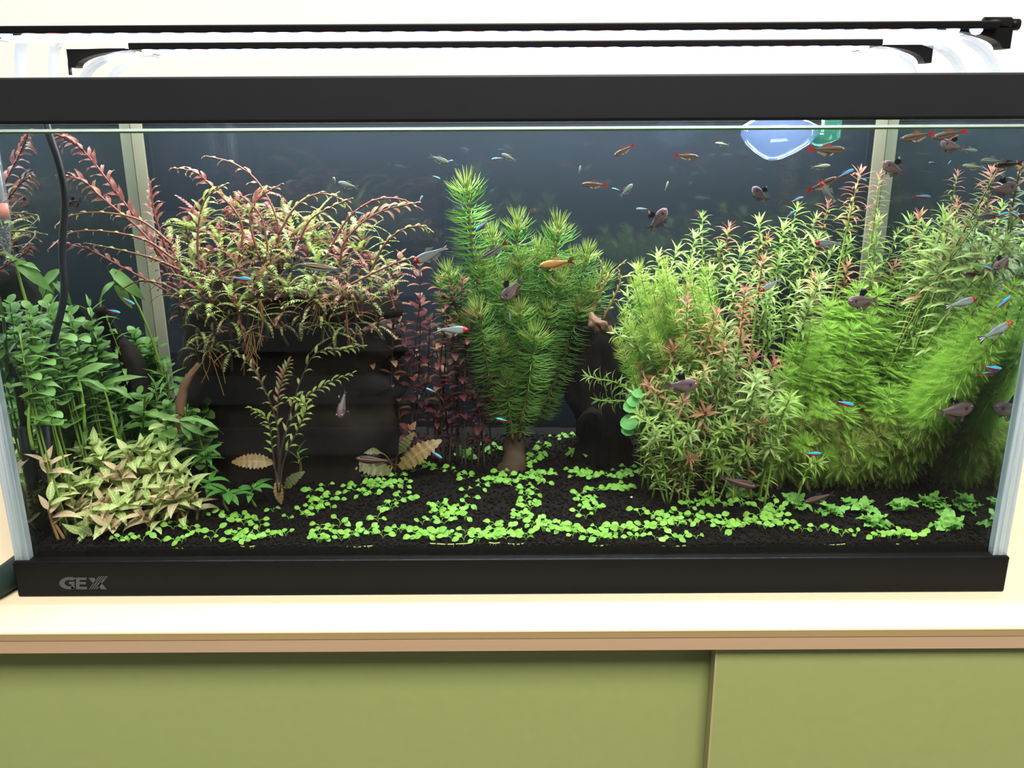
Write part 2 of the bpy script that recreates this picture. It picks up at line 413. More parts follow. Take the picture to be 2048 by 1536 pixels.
for sx in (-1, 1):
    b = MB(); b.box(*sorted((sx * .2915, sx * .2945)), .0055, DEP - .007, .010, .285); AQ(b, 'glass_pane', M['mirror'])
    b = MB(); b.box(*sorted((sx * .2915, sx * .2942)), 0, .0052, .010, .285); b.box(*sorted((sx * .2946, sx * .3)), 0, .0055, .010, .285)
    AQ(b, 'glass_edge', M['edge'])
    b = MB(); b.box(*sorted((sx * .2955, sx * .3)), .006, DEP - .001, .010, .285); AQ(b, 'glass_pane', M['glass'])
    b = MB(); b.box(*sorted((sx * .2832, sx * .2913)), DEP - .0105, DEP - .0072, .026, .285); AQ(b, 'pale_strip', M['beige'])
b = MB(); b.box(-.2915, .2915, DEP - .007, DEP - .002, .010, .285); AQ(b, 'glass_pane', M['glass'])
b = MB(); b.box(-.2915, .2915, DEP - .0018, DEP - .0002, .010, .285); AQ(b, 'dark_screen', M['film'])
# print on the base frame
YL = -.0029
def pr(px, py): q = P(px, py, YL); return (q.x, q.z)
def letter(polys):
    mb = MB()
    for poly in polys:
        mb.prism([pr(*p) for p in poly], YL, YL + .0012)
    AQ(mb, 'letter', M['logo'], bf)
def arc(cx, cy, rx, ry, a0, a1, n): return [(cx + rx * math.cos(R(a)), cy - ry * math.sin(R(a))) for a in np.linspace(a0, a1, n)]
gp = []
oa = arc(139, 1166.5, 20.5, 12.2, 52, 300, 15); ia = arc(139, 1166.5, 10, 6.6, 52, 300, 15)
for i in range(14): gp.append([oa[i], oa[i + 1], ia[i + 1], ia[i]])
gp += [[(138, 1163.6), (149, 1163.6), (149, 1168.5), (138, 1168.5)], [(142.6, 1168.4), (149, 1168.4), (149, 1178.4), (142.6, 1178.6)]]
letter(gp)
letter([[(152, 1155.5), (159, 1155.5), (159, 1178.5), (152, 1178.5)], [(159, 1155.5), (173.5, 1155.5), (172.5, 1160), (159, 1160)], [(159, 1164.3), (171.5, 1164.3), (171.5, 1168.8), (159, 1168.8)], [(159, 1174), (174, 1174), (174, 1178.5), (159, 1178.5)]])
xp = [[(177, 1156), (188, 1156), (193.5, 1162.5), (188.5, 1168.5)], [(197, 1168), (201.5, 1165), (213, 1178.5), (202.5, 1178.5), (196, 1171.5)]]
for k in range(5):
    o = k * 4.6
    xp.append([(177.5 + o * 1.0, 1178.5), (179.9 + o, 1178.5), (199.7 + o * .92, 1152.8), (197.3 + o * .92, 1152.8)] if k < 4 else [(196 + 0, 1178.5 - 5), (198.2, 1173.5), (216, 1152.8), (213.8, 1152.8)])
letter(xp)

# water: surface with a small meniscus along the panes
ZW = .2716
b = MB(); nx, ny = 60, 24
for j in range(ny + 1):
    for i in range(nx + 1):
        x = -.2912 + .5824 * i / nx; y = .0052 + (DEP - .0125) * j / ny
        e = min(.2915 - abs(x), y - .005, DEP - .007 - y)
        b.v.append((x, y, ZW + .0013 * math.exp(-max(0, e) / .0012) + .00012 * noise.noise((x * 40, y * 60, 1))))
for j in range(ny):
    for i in range(nx):
        a = j * (nx + 1) + i; b.f.append((a, a + 1, a + nx + 2, a + nx + 1)); b.m.append(0)
tag(b.build('water_surface', M['water'], None, True), 'still water surface just under the black top frame', 'water', kind='stuff')
# waterline: white tube paints the lamps' glint, green tube is the meniscus
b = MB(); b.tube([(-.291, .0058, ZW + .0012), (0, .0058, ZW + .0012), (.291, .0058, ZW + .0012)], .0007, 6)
tag(b.build('waterline_glint', leafmat('painted_glint', (.9, .92, .88, 1), (.95, .95, .92, 1), .85)), 'painted white glint of lamplight along the waterline', 'water', kind='stuff')
b = MB(); b.tube([(-.291, .0056, ZW + .0001), (0, .0056, ZW + .0001), (.291, .0056, ZW + .0001)], .0005, 6)
tag(b.build('waterline_strip', leafmat('waterline_green', S(120, 160, 90), S(150, 180, 120), .4)), 'thin green meniscus strip along the waterline on the front pane', 'algae', kind='stuff')

# ------------------------------------------------------------------ soil
ZS = .0300
def soil_z(x, y): return ZS + .0016 * noise.noise((x * 14, y * 14, 3)) + .0008 * noise.noise((x * 45, y * 45, 9)) - .002 * max(0, 1 - y / .01)
def on_soil(px, py):
    p = PZ(px, py, ZS); p.x = max(-.285, min(.285, p.x)); p.y = min(max(p.y, .010), .216); p.z = soil_z(p.x, p.y); return p
b = MB(); nx, ny = 90, 34
for j in range(ny + 1):
    for i in range(nx + 1):
        x = -.2905 + .581 * i / nx; y = .0055 + .2185 * j / ny
        b.v.append((x, y, soil_z(x, y) - .0012))
for j in range(ny):
    for i in range(nx):
        a = j * (nx + 1) + i; b.f.append((a, a + 1, a + nx + 2, a + nx + 1)); b.m.append(0)
k0 = len(b.v); b.v += [(-.2905, .0055, .008), (.2905, .0055, .008)]
for i in range(nx): b.f.append((i + 1, i, k0, k0 + 1) if i == 0 else (i + 1, i, k0 + 1)); b.m.append(0)
ICO = None
bm = bmesh.new(); bmesh.ops.create_icosphere(bm, subdivisions=1, radius=1); ICO = (np.array([v.co[:] for v in bm.verts]), [tuple(v.index for v in f.verts) for f in bm.faces]); bm.free()
gv, gf = [], []
rng = np.random.RandomState(3)
spots = []
for k in range(15000):
    x = rng.uniform(-.289, .289); y = .0062 + .2 * rng.rand() ** 1.7
    spots.append((x, y, soil_z(x, y) + rng.uniform(-.0009, .0005)))
for k in range(2600):
    x = rng.uniform(-.289, .289); z = rng.uniform(.0225, .0285); spots.append((x, .0066, z))
sp = np.array(spots); r = rng.uniform(.0007, .0013, len(sp))
V = (ICO[0][None] * (1 + .25 * rng.randn(len(sp), 12, 1)) * r[:, None, None] + sp[:, None, :]).reshape(-1, 3)
Fa = (np.array(ICO[1])[None] + (np.arange(len(sp)) * 12)[:, None, None]).reshape(-1, 3)
n0 = len(b.v)
b.v += [tuple(q) for q in V]; b.f += [tuple(q + n0) for q in Fa]; b.m += [0] * len(Fa)
tag(b.build('aquarium_soil', M['soil']), 'black granular soil covering the aquarium bottom', 'soil', kind='stuff')

# ------------------------------------------------------------------ aquarium lights
def aq_light(yc, half, dark0, dark1, z, label, knob, xo=0.0, group='clip lights on the tank rim'):
    root = empty('aquarium_light', (xo, yc, .2988), label, 'light', group)
    dz = z - .2988; D2 = .026
    b = MB(); b.box(dark0, dark1, -D2, D2, dz, dz + .0044); h = b.build('housing', M['black'], root); bevel(h, .0008)
    b = MB(); b.box(dark0 + .01, dark1 - .01, -D2 + .007, D2 - .007, dz - .0012, dz); b.build('diffuser', M['led_panel'], root)
    nled = 44
    bm_ = MB(); seg = 8
    vv = [(0, 0, -1)] + [(math.cos(2 * math.pi * i / seg) * math.cos(e), math.sin(2 * math.pi * i / seg) * math.cos(e), -math.sin(e)) for e in (.9, .3, 0) for i in range(seg)]
    ff = [(0, 1 + (i + 1) % seg, 1 + i) for i in range(seg)] + [(1 + r_ * seg + i, 1 + r_ * seg + (i + 1) % seg, 1 + (r_ + 1) * seg + (i + 1) % seg, 1 + (r_ + 1) * seg + i) for r_ in range(2) for i in range(seg)]
    bm_.add(vv, ff)
    ms = [bm_.mesh('led', M[k], True) for k in ('led', 'led_blue', 'led_red')]
    for i in range(nled):
        x = dark0 + .012 + (dark1 - dark0 - .024) * i / (nled - 1)
        link('led', ms[[0, 1, 0, 2, 0, 1][i % 6] if i % 2 else 0], root, Matrix.Translation((x, -D2 + .004, dz)) @ Matrix.Diagonal((.0042, .003, .0034, 1)))
    for sx, end in ((-1, dark0), (1, dark1)):
        X0 = abs(end) - (.036 if knob else .0); X1 = half + (.0025 if knob else 0.)
        # dark end block, its lower edge a concave quarter arc
        H = .0112
        pts = [(X0 + .0, dz - .0004), (X0 + .002, dz + .0008), (X1, dz + .0008), (X1, dz - H), (X1 - .005, dz - H)]
        pts += [(X1 - .005 - (X1 - .005 - X0) * (1 - math.cos(a)), dz - H + (H - .0005) * math.sin(a)) for a in np.linspace(.12, 1.45, 8)]
        poly = [(sx * x, q) for x, q in pts]
        b = MB(); b.prism(poly if sx > 0 else poly[::-1], -.022, -.012); b.build('end_block', M['black'], root)
        # clear curved arms down to the rim
        for yy in (-.026, .014):
            b = MB(); k = 12; th = .0028
            cx = X0 - .002; rx = min(X1 - .005, .3033 - sx * xo) - cx; rz = dz - .0005
            o_ = [(cx + rx * math.sin(a), rz * math.cos(a)) for a in np.linspace(0, math.pi / 2, k)]
            i_ = [(cx + (rx - th) * math.sin(a), max(0, (rz - th)) * math.cos(a)) for a in np.linspace(0, math.pi / 2, k)]
            vs = [(sx * x, yv, z_) for ring_ in (o_, i_) for yv in (yy, yy + .009) for x, z_ in ring_]
            fs = []
            for q in range(k - 1):
                fs += [(q, q + 1, k + q + 1, k + q), (2 * k + q, 3 * k + q, 3 * k + q + 1, 2 * k + q + 1), (q, 2 * k + q, 2 * k + q + 1, q + 1), (k + q, k + q + 1, 3 * k + q + 1, 3 * k + q)]
            b.add(vs, fs)
            b.build('clear_arm', M['acrylic'], root)
        if knob:
            b = MB(); b.tube([(sx * (X1 - .016), -.017, dz + .0035), (sx * X1, -.017, dz + .0035)], .0040, 10); b.tube([(sx * X1, -.017, dz + .0030), (sx * (half + .008), -.017, dz + .0030)], [.0034, .0034], 10)
            b.build('knob', M['black'], root, True)
    area_light('led_glow', (-xo, 0, dz - .0020), .56, .034, LED_W, LED_COL, parent=root)
    return root
lnear = aq_light(.118, .3235, -.3155, .3155, .3294, 'near LED clip light spanning the tank, cut off at the left', True, -.0175)
lfar = aq_light(.196, .303, -.258, .266, .3266, 'shorter LED clip light seen behind and below the near one', False, -.006)
b = MB()
pts = [P(250, 100, .18) - Vector(lfar.location), P(190, 101, .18) - Vector(lfar.location), P(143, 106, .18) - Vector(lfar.location), P(139, 122, .18) - Vector(lfar.location), P(141, 150, .18) - Vector(lfar.location)]
b.tube(bez(pts, 16), .0012, 6); b.build('power_cord', M['cable'], lfar, True)

# ------------------------------------------------------------------ equipment
# thermometer, front left
tp = P(14, 500, .016); tx = max(tp.x, -.2845); tz = tp.z
th = empty('thermometer', (tx, tp.y, tz), 'clear floating thermometer with pink band hanging at the left edge', 'thermometer')
b = MB(); b.tube([(0, 0, -.003), (0, 0, -.0015), (0, 0, .002), (0, 0, .016), (0, 0, .0205), (0, 0, .09)], [.0008, .0019, .0024, .0045, .0048, .0048], 16); b.build('tube', M['acrylic'], th, True)
b = MB(); b.tube([(0, 0, .0175), (0, 0, .0255)], .0042, 14); b.build('pink_band', M['pink'], th, True)
b = MB(); b.tube([(0, 0, .028), (0, 0, .088)], .0034, 12); sc_ = b.build('scale_card', M['white'], th, True)
for k in range(10):
    b = MB(); b.box(-.0022, .0018 if k % 5 == 0 else .0004, -.0037, -.0033, .032 + k * .0052, .0327 + k * .0052); b.build('scale_mark', M['ink'], sc_)
b = MB()
for k in range(60):
    z = .001 + .0155 * random.random(); a = random.random() * 6.28; rr = (.0016 + .0022 * z / .0165) * random.random() ** .5
    b.add([(q[0] * .0007 + rr * math.cos(a), q[1] * .0007 + rr * math.sin(a), q[2] * .0007 + z) for q in ICO[0]], ICO[1])
tag(b.build('lead_shot', M['shot'], th, True), kind='stuff')
# heater and cable
hp = [PC(96, 262, .034), PC(118, 330, .034), PC(130, 400, .034), PC(124, 500, .034), PC(128, 590, .034), PC(108, 680, .034, .287), PC(90, 760, .033, .287), PC(88, 850, .032, .287)]
hb = PC(98, 960, .032, .2865)
he = empty('heater', hb, 'black heater with cable running down inside the left pane', 'heater')
b = MB(); b.tube([q - hb for q in bez([hp[0] + Vector((-.004, .004, .022))] + hp, 40)], .0021, 8); b.build('cable', M['cable'], he, True)
hv = [hp[-1] - hb, (hp[-1] - hb) * .97, Vector((0, 0, .004)), Vector((0, 0, -.006))]
b = MB(); b.tube(hv, [.0028, .0042, .0042, .003], 12); b.build('body', M['cable'], he, True)
# outflow funnel, top right
fc = P(1560, 250, .06); s_ = PX(.06)
ou = empty('outflow_funnel', fc, 'translucent bluish outflow funnel dipping below the waterline at right', 'funnel')
b = MB(); nseg = 28; rings = [(-.2, .55), (0, .95), (.25, 1.0), (.5, .82), (.72, .52), (.86, .25), (.92, .03)]
for zz, rr in rings:
    for j in range(nseg):
        a = 2 * math.pi * j / nseg
        b.v.append((s_ * (72 * rr * math.cos(a) - 10 * (1 - rr)), s_ * 50 * rr * math.sin(a), -s_ * zz * 70))
for i in range(len(rings) - 1):
    for j in range(nseg): b.f.append((i * nseg + j, (i + 1) * nseg + j, (i + 1) * nseg + (j + 1) % nseg, i * nseg + (j + 1) % nseg)); b.m.append(0)
b.f.append(tuple((len(rings) - 1) * nseg + j for j in range(nseg))); b.m.append(0)
b.build('bowl', M['lily'], ou, True)
b = MB(); b.tube([(s_ * 60, 0, -s_ * 20), (s_ * 78, 0, -s_ * 22), (s_ * 100, .004, -s_ * 20), (s_ * 100, .004, s_ * 40)], [s_ * 14, s_ * 18, s_ * 19, s_ * 19], 14); b.build('pipe', M['pipe'], ou, True)
# dark green hose beside the tank at the left
hz = [P(-40, 1010, -.004), P(-8, 1060, -.006), P(12, 1100, -.006), P(30, 1122, -.004)]
b = MB(); b.tube(bez([(-.40, -.01, .012), (-.345, -.016, .010), (-.318, -.010, .0085), (-.309, .03, .0085), (-.309, .14, .0085)], 30), .0085, 10)
tag(b.build('hose', M['green_pad'], None, True), 'dark green hose lying on the worktop against the left side', 'hose')

# ------------------------------------------------------------------ driftwood
def woodmesh(mb, path, rad, n=20, rough=.25, freq=60, flat=1.0, seed=0, m=0):
    """irregular grooved limb along path"""
    k = len(path); b0 = len(mb.v); up = Vector((.2, .9, .1))
    for i, p in enumerate(path):
        t = (path[min(i + 1, k - 1)] - path[max(i - 1, 0)]).normalized(); a = t.cross(up).normalized(); c = t.cross(a)
        for j in range(n):
            q = 2 * math.pi * j / n
            dv = a * math.cos(q) + c * math.sin(q) * flat
            f = 1 + rough * noise.noise((math.cos(q) * 2.2 + seed, math.sin(q) * 2.2, i * .25)) + rough * .5 * noise.noise((math.cos(q) * 6 + seed, math.sin(q) * 6, i * .12)) + rough * .6 * noise.noise((math.cos(q) * 3, math.sin(q) * 3 + seed, i * .9))
            mb.v.append(tuple(p + dv * rad[i] * f))
    for i in range(k - 1):
        for j in range(n): mb.f.append((b0 + i * n + j, b0 + i * n + (j + 1) % n, b0 + (i + 1) * n + (j + 1) % n, b0 + (i + 1) * n + j)); mb.m.append(m)
    mb.f.append(tuple(b0 + j for j in range(n))[::-1]); mb.m.append(m); mb.f.append(tuple(b0 + (k - 1) * n + j for j in range(n))); mb.m.append(m)

def wood(name, label, path, rad, mat, **kw):
    root = empty(name, path[0], label, 'driftwood')
    mb = MB(); o = path[0].copy(); n_ = kw.pop('segs', 24)
    pts = [q - o for q in bez(path, n_)]
    rr = np.interp(np.linspace(0, 1, n_ + 1), np.linspace(0, 1, len(rad)), rad)
    woodmesh(mb, pts, list(rr), **kw)
    mb.build('trunk', mat, root, True)
    return root, o
def limb(root, o, path, rad, mat, name='branch', **kw):
    mb = MB(); n_ = kw.pop('segs', 16)
    woodmesh(mb, [q - o for q in bez(path, n_)], list(np.interp(np.linspace(0, 1, n_ + 1), np.linspace(0, 1, len(rad)), rad)), **kw)
    mb.build(name, mat, root, True)
k_ = PX(.15)
root, o = wood('driftwood_stump', 'massive near-black driftwood stump carrying the reddish fern-like plants', [P(610, 935, .155), P(600, 850, .155), P(590, 760, .155), P(590, 680, .155), P(600, 610, .155), P(605, 585, .155)], [k_ * 235, k_ * 225, k_ * 225, k_ * 225, k_ * 205, k_ * 150], M['wood_dark'], n=48, flat=.62, rough=.16)
limb(root, o, [P(380, 800, .10), P(450, 690, .11), P(560, 640, .10), P(700, 625, .105), P(800, 615, .12)], [k_ * 22, k_ * 34, k_ * 40, k_ * 34, k_ * 16], M['wood_dark'], rough=.3)
root, o = wood('driftwood_post', 'upright dark driftwood post with ragged top right of centre', [P(1212, 945, .15), P(1205, 860, .152), P(1190, 770, .155), P(1180, 690, .155), P(1168, 640, .155), P(1160, 612, .155)], [k_ * 62, k_ * 50, k_ * 58, k_ * 60, k_ * 52, k_ * 30], M['wood_dark'], n=32, rough=.3)
limb(root, o, [P(1178, 626, .132), P(1190, 640, .122), P(1204, 655, .12), P(1228, 672, .124)], [k_ * 3, k_ * 9, k_ * 11, k_ * 3], M['wood_brown'], 'broken_edge', rough=1.1, n=18)
limb(root, o, [P(1158, 870, .13), P(1168, 835, .122), P(1192, 826, .118), P(1206, 870, .122), P(1204, 930, .13)], [k_ * 7, k_ * 9, k_ * 10, k_ * 8, k_ * 14], M['wood_dark'], 'root', rough=.6)
wood('driftwood_root', 'tan tapering driftwood root below the needle-leaved plants', [P(1026, 950, .13), P(1028, 900, .132), P(1031, 850, .134), P(1034, 790, .14)], [k_ * 34, k_ * 21, k_ * 17, k_ * 14], M['wood_tan'], n=18, rough=.25)
root, o = wood('driftwood_branch', 'dark forked driftwood branch among the left green plants', [PC(285, 800, .11), PC(270, 730, .12), PC(240, 690, .13), PC(215, 650, .13), PC(200, 615, .13)], [k_ * 16, k_ * 20, k_ * 17, k_ * 13, k_ * 9], M['wood_dark'], n=16)
limb(root, o, [PC(240, 800, .12), PC(255, 760, .12), PC(262, 720, .12)], [k_ * 12, k_ * 12, k_ * 10], M['wood_dark'])
wood('driftwood_twig', 'thin pale brown twig standing in front of the dark stump', [P(362, 865, .07), P(362, 810, .07), P(372, 765, .07), P(398, 728, .07)], [.0034, .0033, .0030, .0016], M['wood_brown'], n=12, rough=.3)

# ------------------------------------------------------------------ leaf shapes (unit length along +x, up +z)
def prof_fn(kind):
    return {'ell': lambda t: math.sin(math.pi * t ** .85) ** .8, 'lance': lambda t: (math.sin(math.pi * t ** .7)) ** .9 * (1 - .25 * t),
            'spoon': lambda t: .10 + .9 * max(0, math.sin(math.pi * max(0, (t - .30) / .70) ** .9)) ** .75 if t > .3 else .10,
            'linear': lambda t: min(1, t * 7) * min(1, (1 - t) * 4 + .04), 'round': lambda t: math.sin(math.pi * t) ** .55,
            'strap': lambda t: min(1, .35 + t * 3) * min(1, (1 - t) * 2.2 + .03)}[kind]
def leaf(kind, wd, arch=.2, fold=.15, n=6, wave=0.0, waven=5, twist=0.0):
    f = prof_fn(kind); mb = MB(); mb.uv = []
    # arc of total bend 'arch' radians
    x = z = 0.0; a = arch * .35
    for i in range(n + 1):
        t = i / n
        if i:
            a -= arch * 1.6 / n; x += math.cos(a) / n; z += math.sin(a) / n
        h = wd * .5 * f(min(max(t, .02), .985)); w_ = wave * math.sin(t * waven * 2 * math.pi)
        nrm = (-math.sin(a), math.cos(a))
        for s in (-1, 0, 1):
            lift = fold * h * abs(s) + (w_ * s if s else 0)
            yy = s * h; tw = twist * t
            mb.v.append((x + nrm[0] * lift, yy * math.cos(tw), z + nrm[1] * lift + yy * math.sin(tw))); mb.uv.append((t, .5 * s))
    for i in range(n):
        for j in (0, 1):
            q = i * 3 + j; mb.f.append((q, q + 3, q + 4, q + 1)); mb.m.append(0)
    return mb
def ruffle(wd, n=22, amp=.12, arch=.4):
    """leaf with crinkled edge"""
    mb = MB(); mb.uv = []; x = z = 0; a = arch * .4
    for i in range(n + 1):
        t = i / n
        if i: a -= arch * 1.5 / n; x += math.cos(a) / n; z += math.sin(a) / n
        h = wd * .5 * math.sin(math.pi * min(max(t, .03), .97) ** .8) ** .7
        jag = 1 + (.22 if i % 2 else -.12)
        for s, k in ((-1, 1), (-.5, .5), (0, 0), (.5, .5), (1, 1)):
            mb.v.append((x, s * h * (jag if k == 1 else 1), z + .1 * h * abs(s) + amp * h * k * math.sin(i * 2.1 + (1 if s > 0 else 0)))); mb.uv.append((t, .5 * s))
    for i in range(n):
        for j in range(4):
            q = i * 5 + j; mb.f.append((q, q + 5, q + 6, q + 1)); mb.m.append(0)
    return mb
def pinnate(wd, teeth=9, arch=.9, fold=.25, notch=.28):
    """arched leaf with forward-pointing lobes"""
    mb = MB(); mb.uv = []; rows = []
    T = []
    for i in range(teeth):
        t0 = .1 + .86 * i / teeth; T += [(t0, notch), (t0 + .86 / teeth * .78, 1.0)]
    T = [(0, .12), (.08, .12)] + T + [(1, .02)]
    def at(t):
        s = 24; x = z = 0; a = arch * .45
        for k in range(int(t * s + .5)): a -= arch * 1.7 / s; x += math.cos(a) / s; z += math.sin(a) / s
        return x, z, a
    for t, k in T:
        x, z, a = at(t); h = wd * .5 * k * (math.sin(math.pi * min(.97, .12 + .86 * t)) ** .6)
        for s in (-1, 0, 1):
            fw = .05 * (k == 1.0) * abs(s)
            l = fold * h * abs(s) * -1
            mb.v.append((x + math.cos(a) * fw - math.sin(a) * l, s * h, z + math.sin(a) * fw + math.cos(a) * l)); mb.uv.append((t, .5 * s))
    for i in range(len(T) - 1):
        for j in (0, 1):
            q = i * 3 + j; mb.f.append((q, q + 3, q + 4, q + 1)); mb.m.append(0)
    return mb
def needle_whorl(n, elev, curve, wd=.03):
    mb = MB()
    for k in range(n):
        az = 2 * math.pi * (k + .6 * random.random()) / n; e = elev + random.uniform(-.15, .15); L = random.uniform(.85, 1.05)
        u = Vector((math.cos(az), math.sin(az), 0)); p = Vector((0, 0, random.uniform(-.06, .06))); pts = [p.copy()]
        for i in range(3):
            ee = e + curve * (i / 2 - .3); p = p + (u * math.cos(ee) + Vector((0, 0, 1)) * math.sin(ee)) * L / 3; pts.append(p.copy())
        mb.tube(pts, [wd * .6, wd * .62, wd * .5, wd * .12], 3, cap=False)
    return mb
def feather_whorl(n, elev, droop):
    mb = MB()
    for k in range(n):
        az = 2 * math.pi * (k + .5 * random.random()) / n; e = elev + random.uniform(-.2, .2); L = random.uniform(.8, 1.05)
        u = Vector((math.cos(az), math.sin(az), 0)); sd = Vector((-math.sin(az), math.cos(az), 0)); p = Vector((0, 0, 0)); pts = [p.copy()]; ds = []
        for i in range(6):
            ee = e - droop * i / 5; d = u * math.cos(ee) + Vector((0, 0, 1)) * math.sin(ee); ds.append(d); p = p + d * L / 6; pts.append(p.copy())
        mb.tube(pts, [.016, .015, .014, .012, .011, .009, .004], 3, cap=False)
        for i in range(1, 7):
            d = ds[i - 1]; up = sd.cross(d)
            ln = .30 * math.sin(math.pi * (.18 + .74 * i / 6)) * 1.15
            for s in (-1, 1):
                for off in (0, .5):
                    q = pts[i] - d * L / 6 * off; dv = (d * .75 + sd * s * .8 + up * .18).normalized()
                    mb.add([q - d * .013, q + d * .013, q + dv * ln * .6 + up * .012, q + dv * ln], [(0, 1, 2), (0, 2, 3)])
    return mb

_cache = {}
def LMESH(shape, mat, var=0):
    key = (shape, mat, var)
    if key not in _cache:
        random.seed(hash((shape, var)) % 1000 if False else len(_cache) + 11)
        mk = {
         'narrow': lambda: leaf('lance', .20, (.25, .6, .9)[var], .2, 5),
         'small': lambda: leaf('ell', .42, (.2, .5, .8)[var], .2, 5),
         'oval': lambda: leaf('ell', .50, (.25, .6, 1.0)[var], .18, 6),
         'roundl': lambda: leaf('round', .78, (.2, .5, .9)[var], .15, 6),
         'broad': lambda: leaf('lance', .40, (.3, .6, 1.0)[var], .2, 7),
         'star': lambda: leaf('ell', .34, (.3, .6, .9)[var], .2, 6),
         'strap': lambda: leaf('strap', .24, (.5, .9, 1.5)[var], .2, 10, .02, 2),
         'grass': lambda: leaf('strap', .13, (.4, .8, 1.3)[var], .2, 9, .02, 2),
         'pin': lambda: pinnate(.24, 9, (.4, .8, 1.25)[var]),
         'pinlong': lambda: pinnate(.16, 13, (.5, 1.0, 1.5)[var]),
         'pinlet': lambda: leaf('lance', .28, (.4, .8, 1.2)[var], .3, 6, .04, 2),
         'needle': lambda: needle_whorl((16, 17, 14)[var], (.12, .5, 1.05)[var], (.35, .5, .2)[var]),
         'feather': lambda: feather_whorl((9, 9, 11)[var], (.25, .45, .9)[var], (.5, .4, .1)[var]),
         'crypt': lambda: ruffle(.34, 22, .22, (.2, .6, 1.0)[var]),
         'frill': lambda: ruffle(.5, 10, .5, (.3, .8, 1.3)[var]),
         'seed': lambda: leaf('spoon', .52, (.5, .9, .3)[var], .12, 7),
         'penny': lambda: leaf('round', .95, (.15, .3, .5)[var], .25, 8, .03, 3),
        }[shape]()
        _cache[key] = mk.mesh(shape + '_leaf', LM[mat], shape not in ('needle', 'feather'))
    return _cache[key]

def stem_root(name, pts, rad, mat, label, cat, group, n=14, sides=5):
    """thing at the foot of a stem curve; returns root, sampled world curve"""
    cur = bez(pts, n); root = empty(name, cur[0], label, cat, group)
    mb = MB(); k = len(cur)
    mb.tube([q - cur[0] for q in cur], [rad * (1 - .55 * i / (k - 1)) for i in range(k)], sides)
    mb.build('stem', mat, root, True)
    return root, cur
def along(cur, s):
    """point and tangent at fraction s of a sampled curve"""
    f = s * (len(cur) - 1); i = min(int(f), len(cur) - 2); u = f - i
    return cur[i].lerp(cur[i + 1], u), (cur[i + 1] - cur[i]).normalized()
def clen(cur): return sum((cur[i + 1] - cur[i]).length for i in range(len(cur) - 1))
def perp(t, az):
    a = t.cross(Vector((0.02, 1, .05)))
    if a.length < .05: a = t.cross(Vector((1, 0, 0)))
    a.normalize(); c = t.cross(a)
    return a * math.cos(az) + c * math.sin(az)
def inside(p, poly):
    x, y = p; c = False; n = len(poly)
    for i in range(n):
        (x1, y1), (x2, y2) = poly[i], poly[i - 1]
        if (y1 > y) != (y2 > y) and x < (x2 - x1) * (y - y1) / (y2 - y1) + x1: c = not c
    return c
def scatter(poly, n, dmin, seed, tries=6000):
    rg = random.Random(seed); out = []
    xs_ = [p[0] for p in poly]; ys_ = [p[1] for p in poly]
    for _ in range(tries):
        if len(out) >= n: break
        p = (rg.uniform(min(xs_), max(xs_)), rg.uniform(min(ys_), max(ys_)))
        if inside(p, poly) and all((p[0] - q[0]) ** 2 + (p[1] - q[1]) ** 2 > dmin * dmin for q in out): out.append(p)
    return out
def ybound(p):   # keep things inside the panes
    p.x = max(-.287, min(.287, p.x)); p.y = max(.009, min(.219, p.y)); return p

def leafy(name, pts, label, group, shape, mats, L, spacing, per=2, rad=.0009, smat='green', top=.0, tipmats=None, tip_n=3, a0=.5, a1=1.25, cat='plant', seed=0, start=.12, shrink=.45, only=None, dec=True):
    """stem with leaves at nodes; L leaf length, angle from the axis a0 at the tip to a1 below"""
    rg = random.Random(seed); root, cur = stem_root(name, pts, rad, STEM[smat], label, 'plant', group)
    ln = clen(cur); s = ln; k = 0; o = cur[0]; az = rg.random() * 6.28
    while s > ln * start and (only is None or k < only):
        p, t = along(cur, s / ln)
        f = min(1, k / 4.0); ang = a0 + (a1 - a0) * f
        for j in range(per):
            a = az + 2 * math.pi * j / per + rg.uniform(-.25, .25)
            d = t * math.cos(ang + rg.uniform(-.15, .15)) + perp(t, a) * math.sin(ang)
            sz = L * (shrink + (1 - shrink) * min(1, (k + .6) / 3)) * rg.uniform(.8, 1.12)
            tipc = p + d * sz
            if abs(tipc.x) > .289 or tipc.y < .0062 or tipc.y > .223: continue
            mt = rg.choice(tipmats if (tipmats and k < tip_n) else mats)
            link('leaf', LMESH(shape, mt, rg.choice((0, 1, 2)) if k > 1 else 0), root, TRS(p - o, d, sz, t))
        az += math.pi / 2 if (dec and per == 2) else math.pi / per + .3
        s -= spacing * (.45 + .55 * min(1, k / 4)) * rg.uniform(.85, 1.15); k += 1
    return root

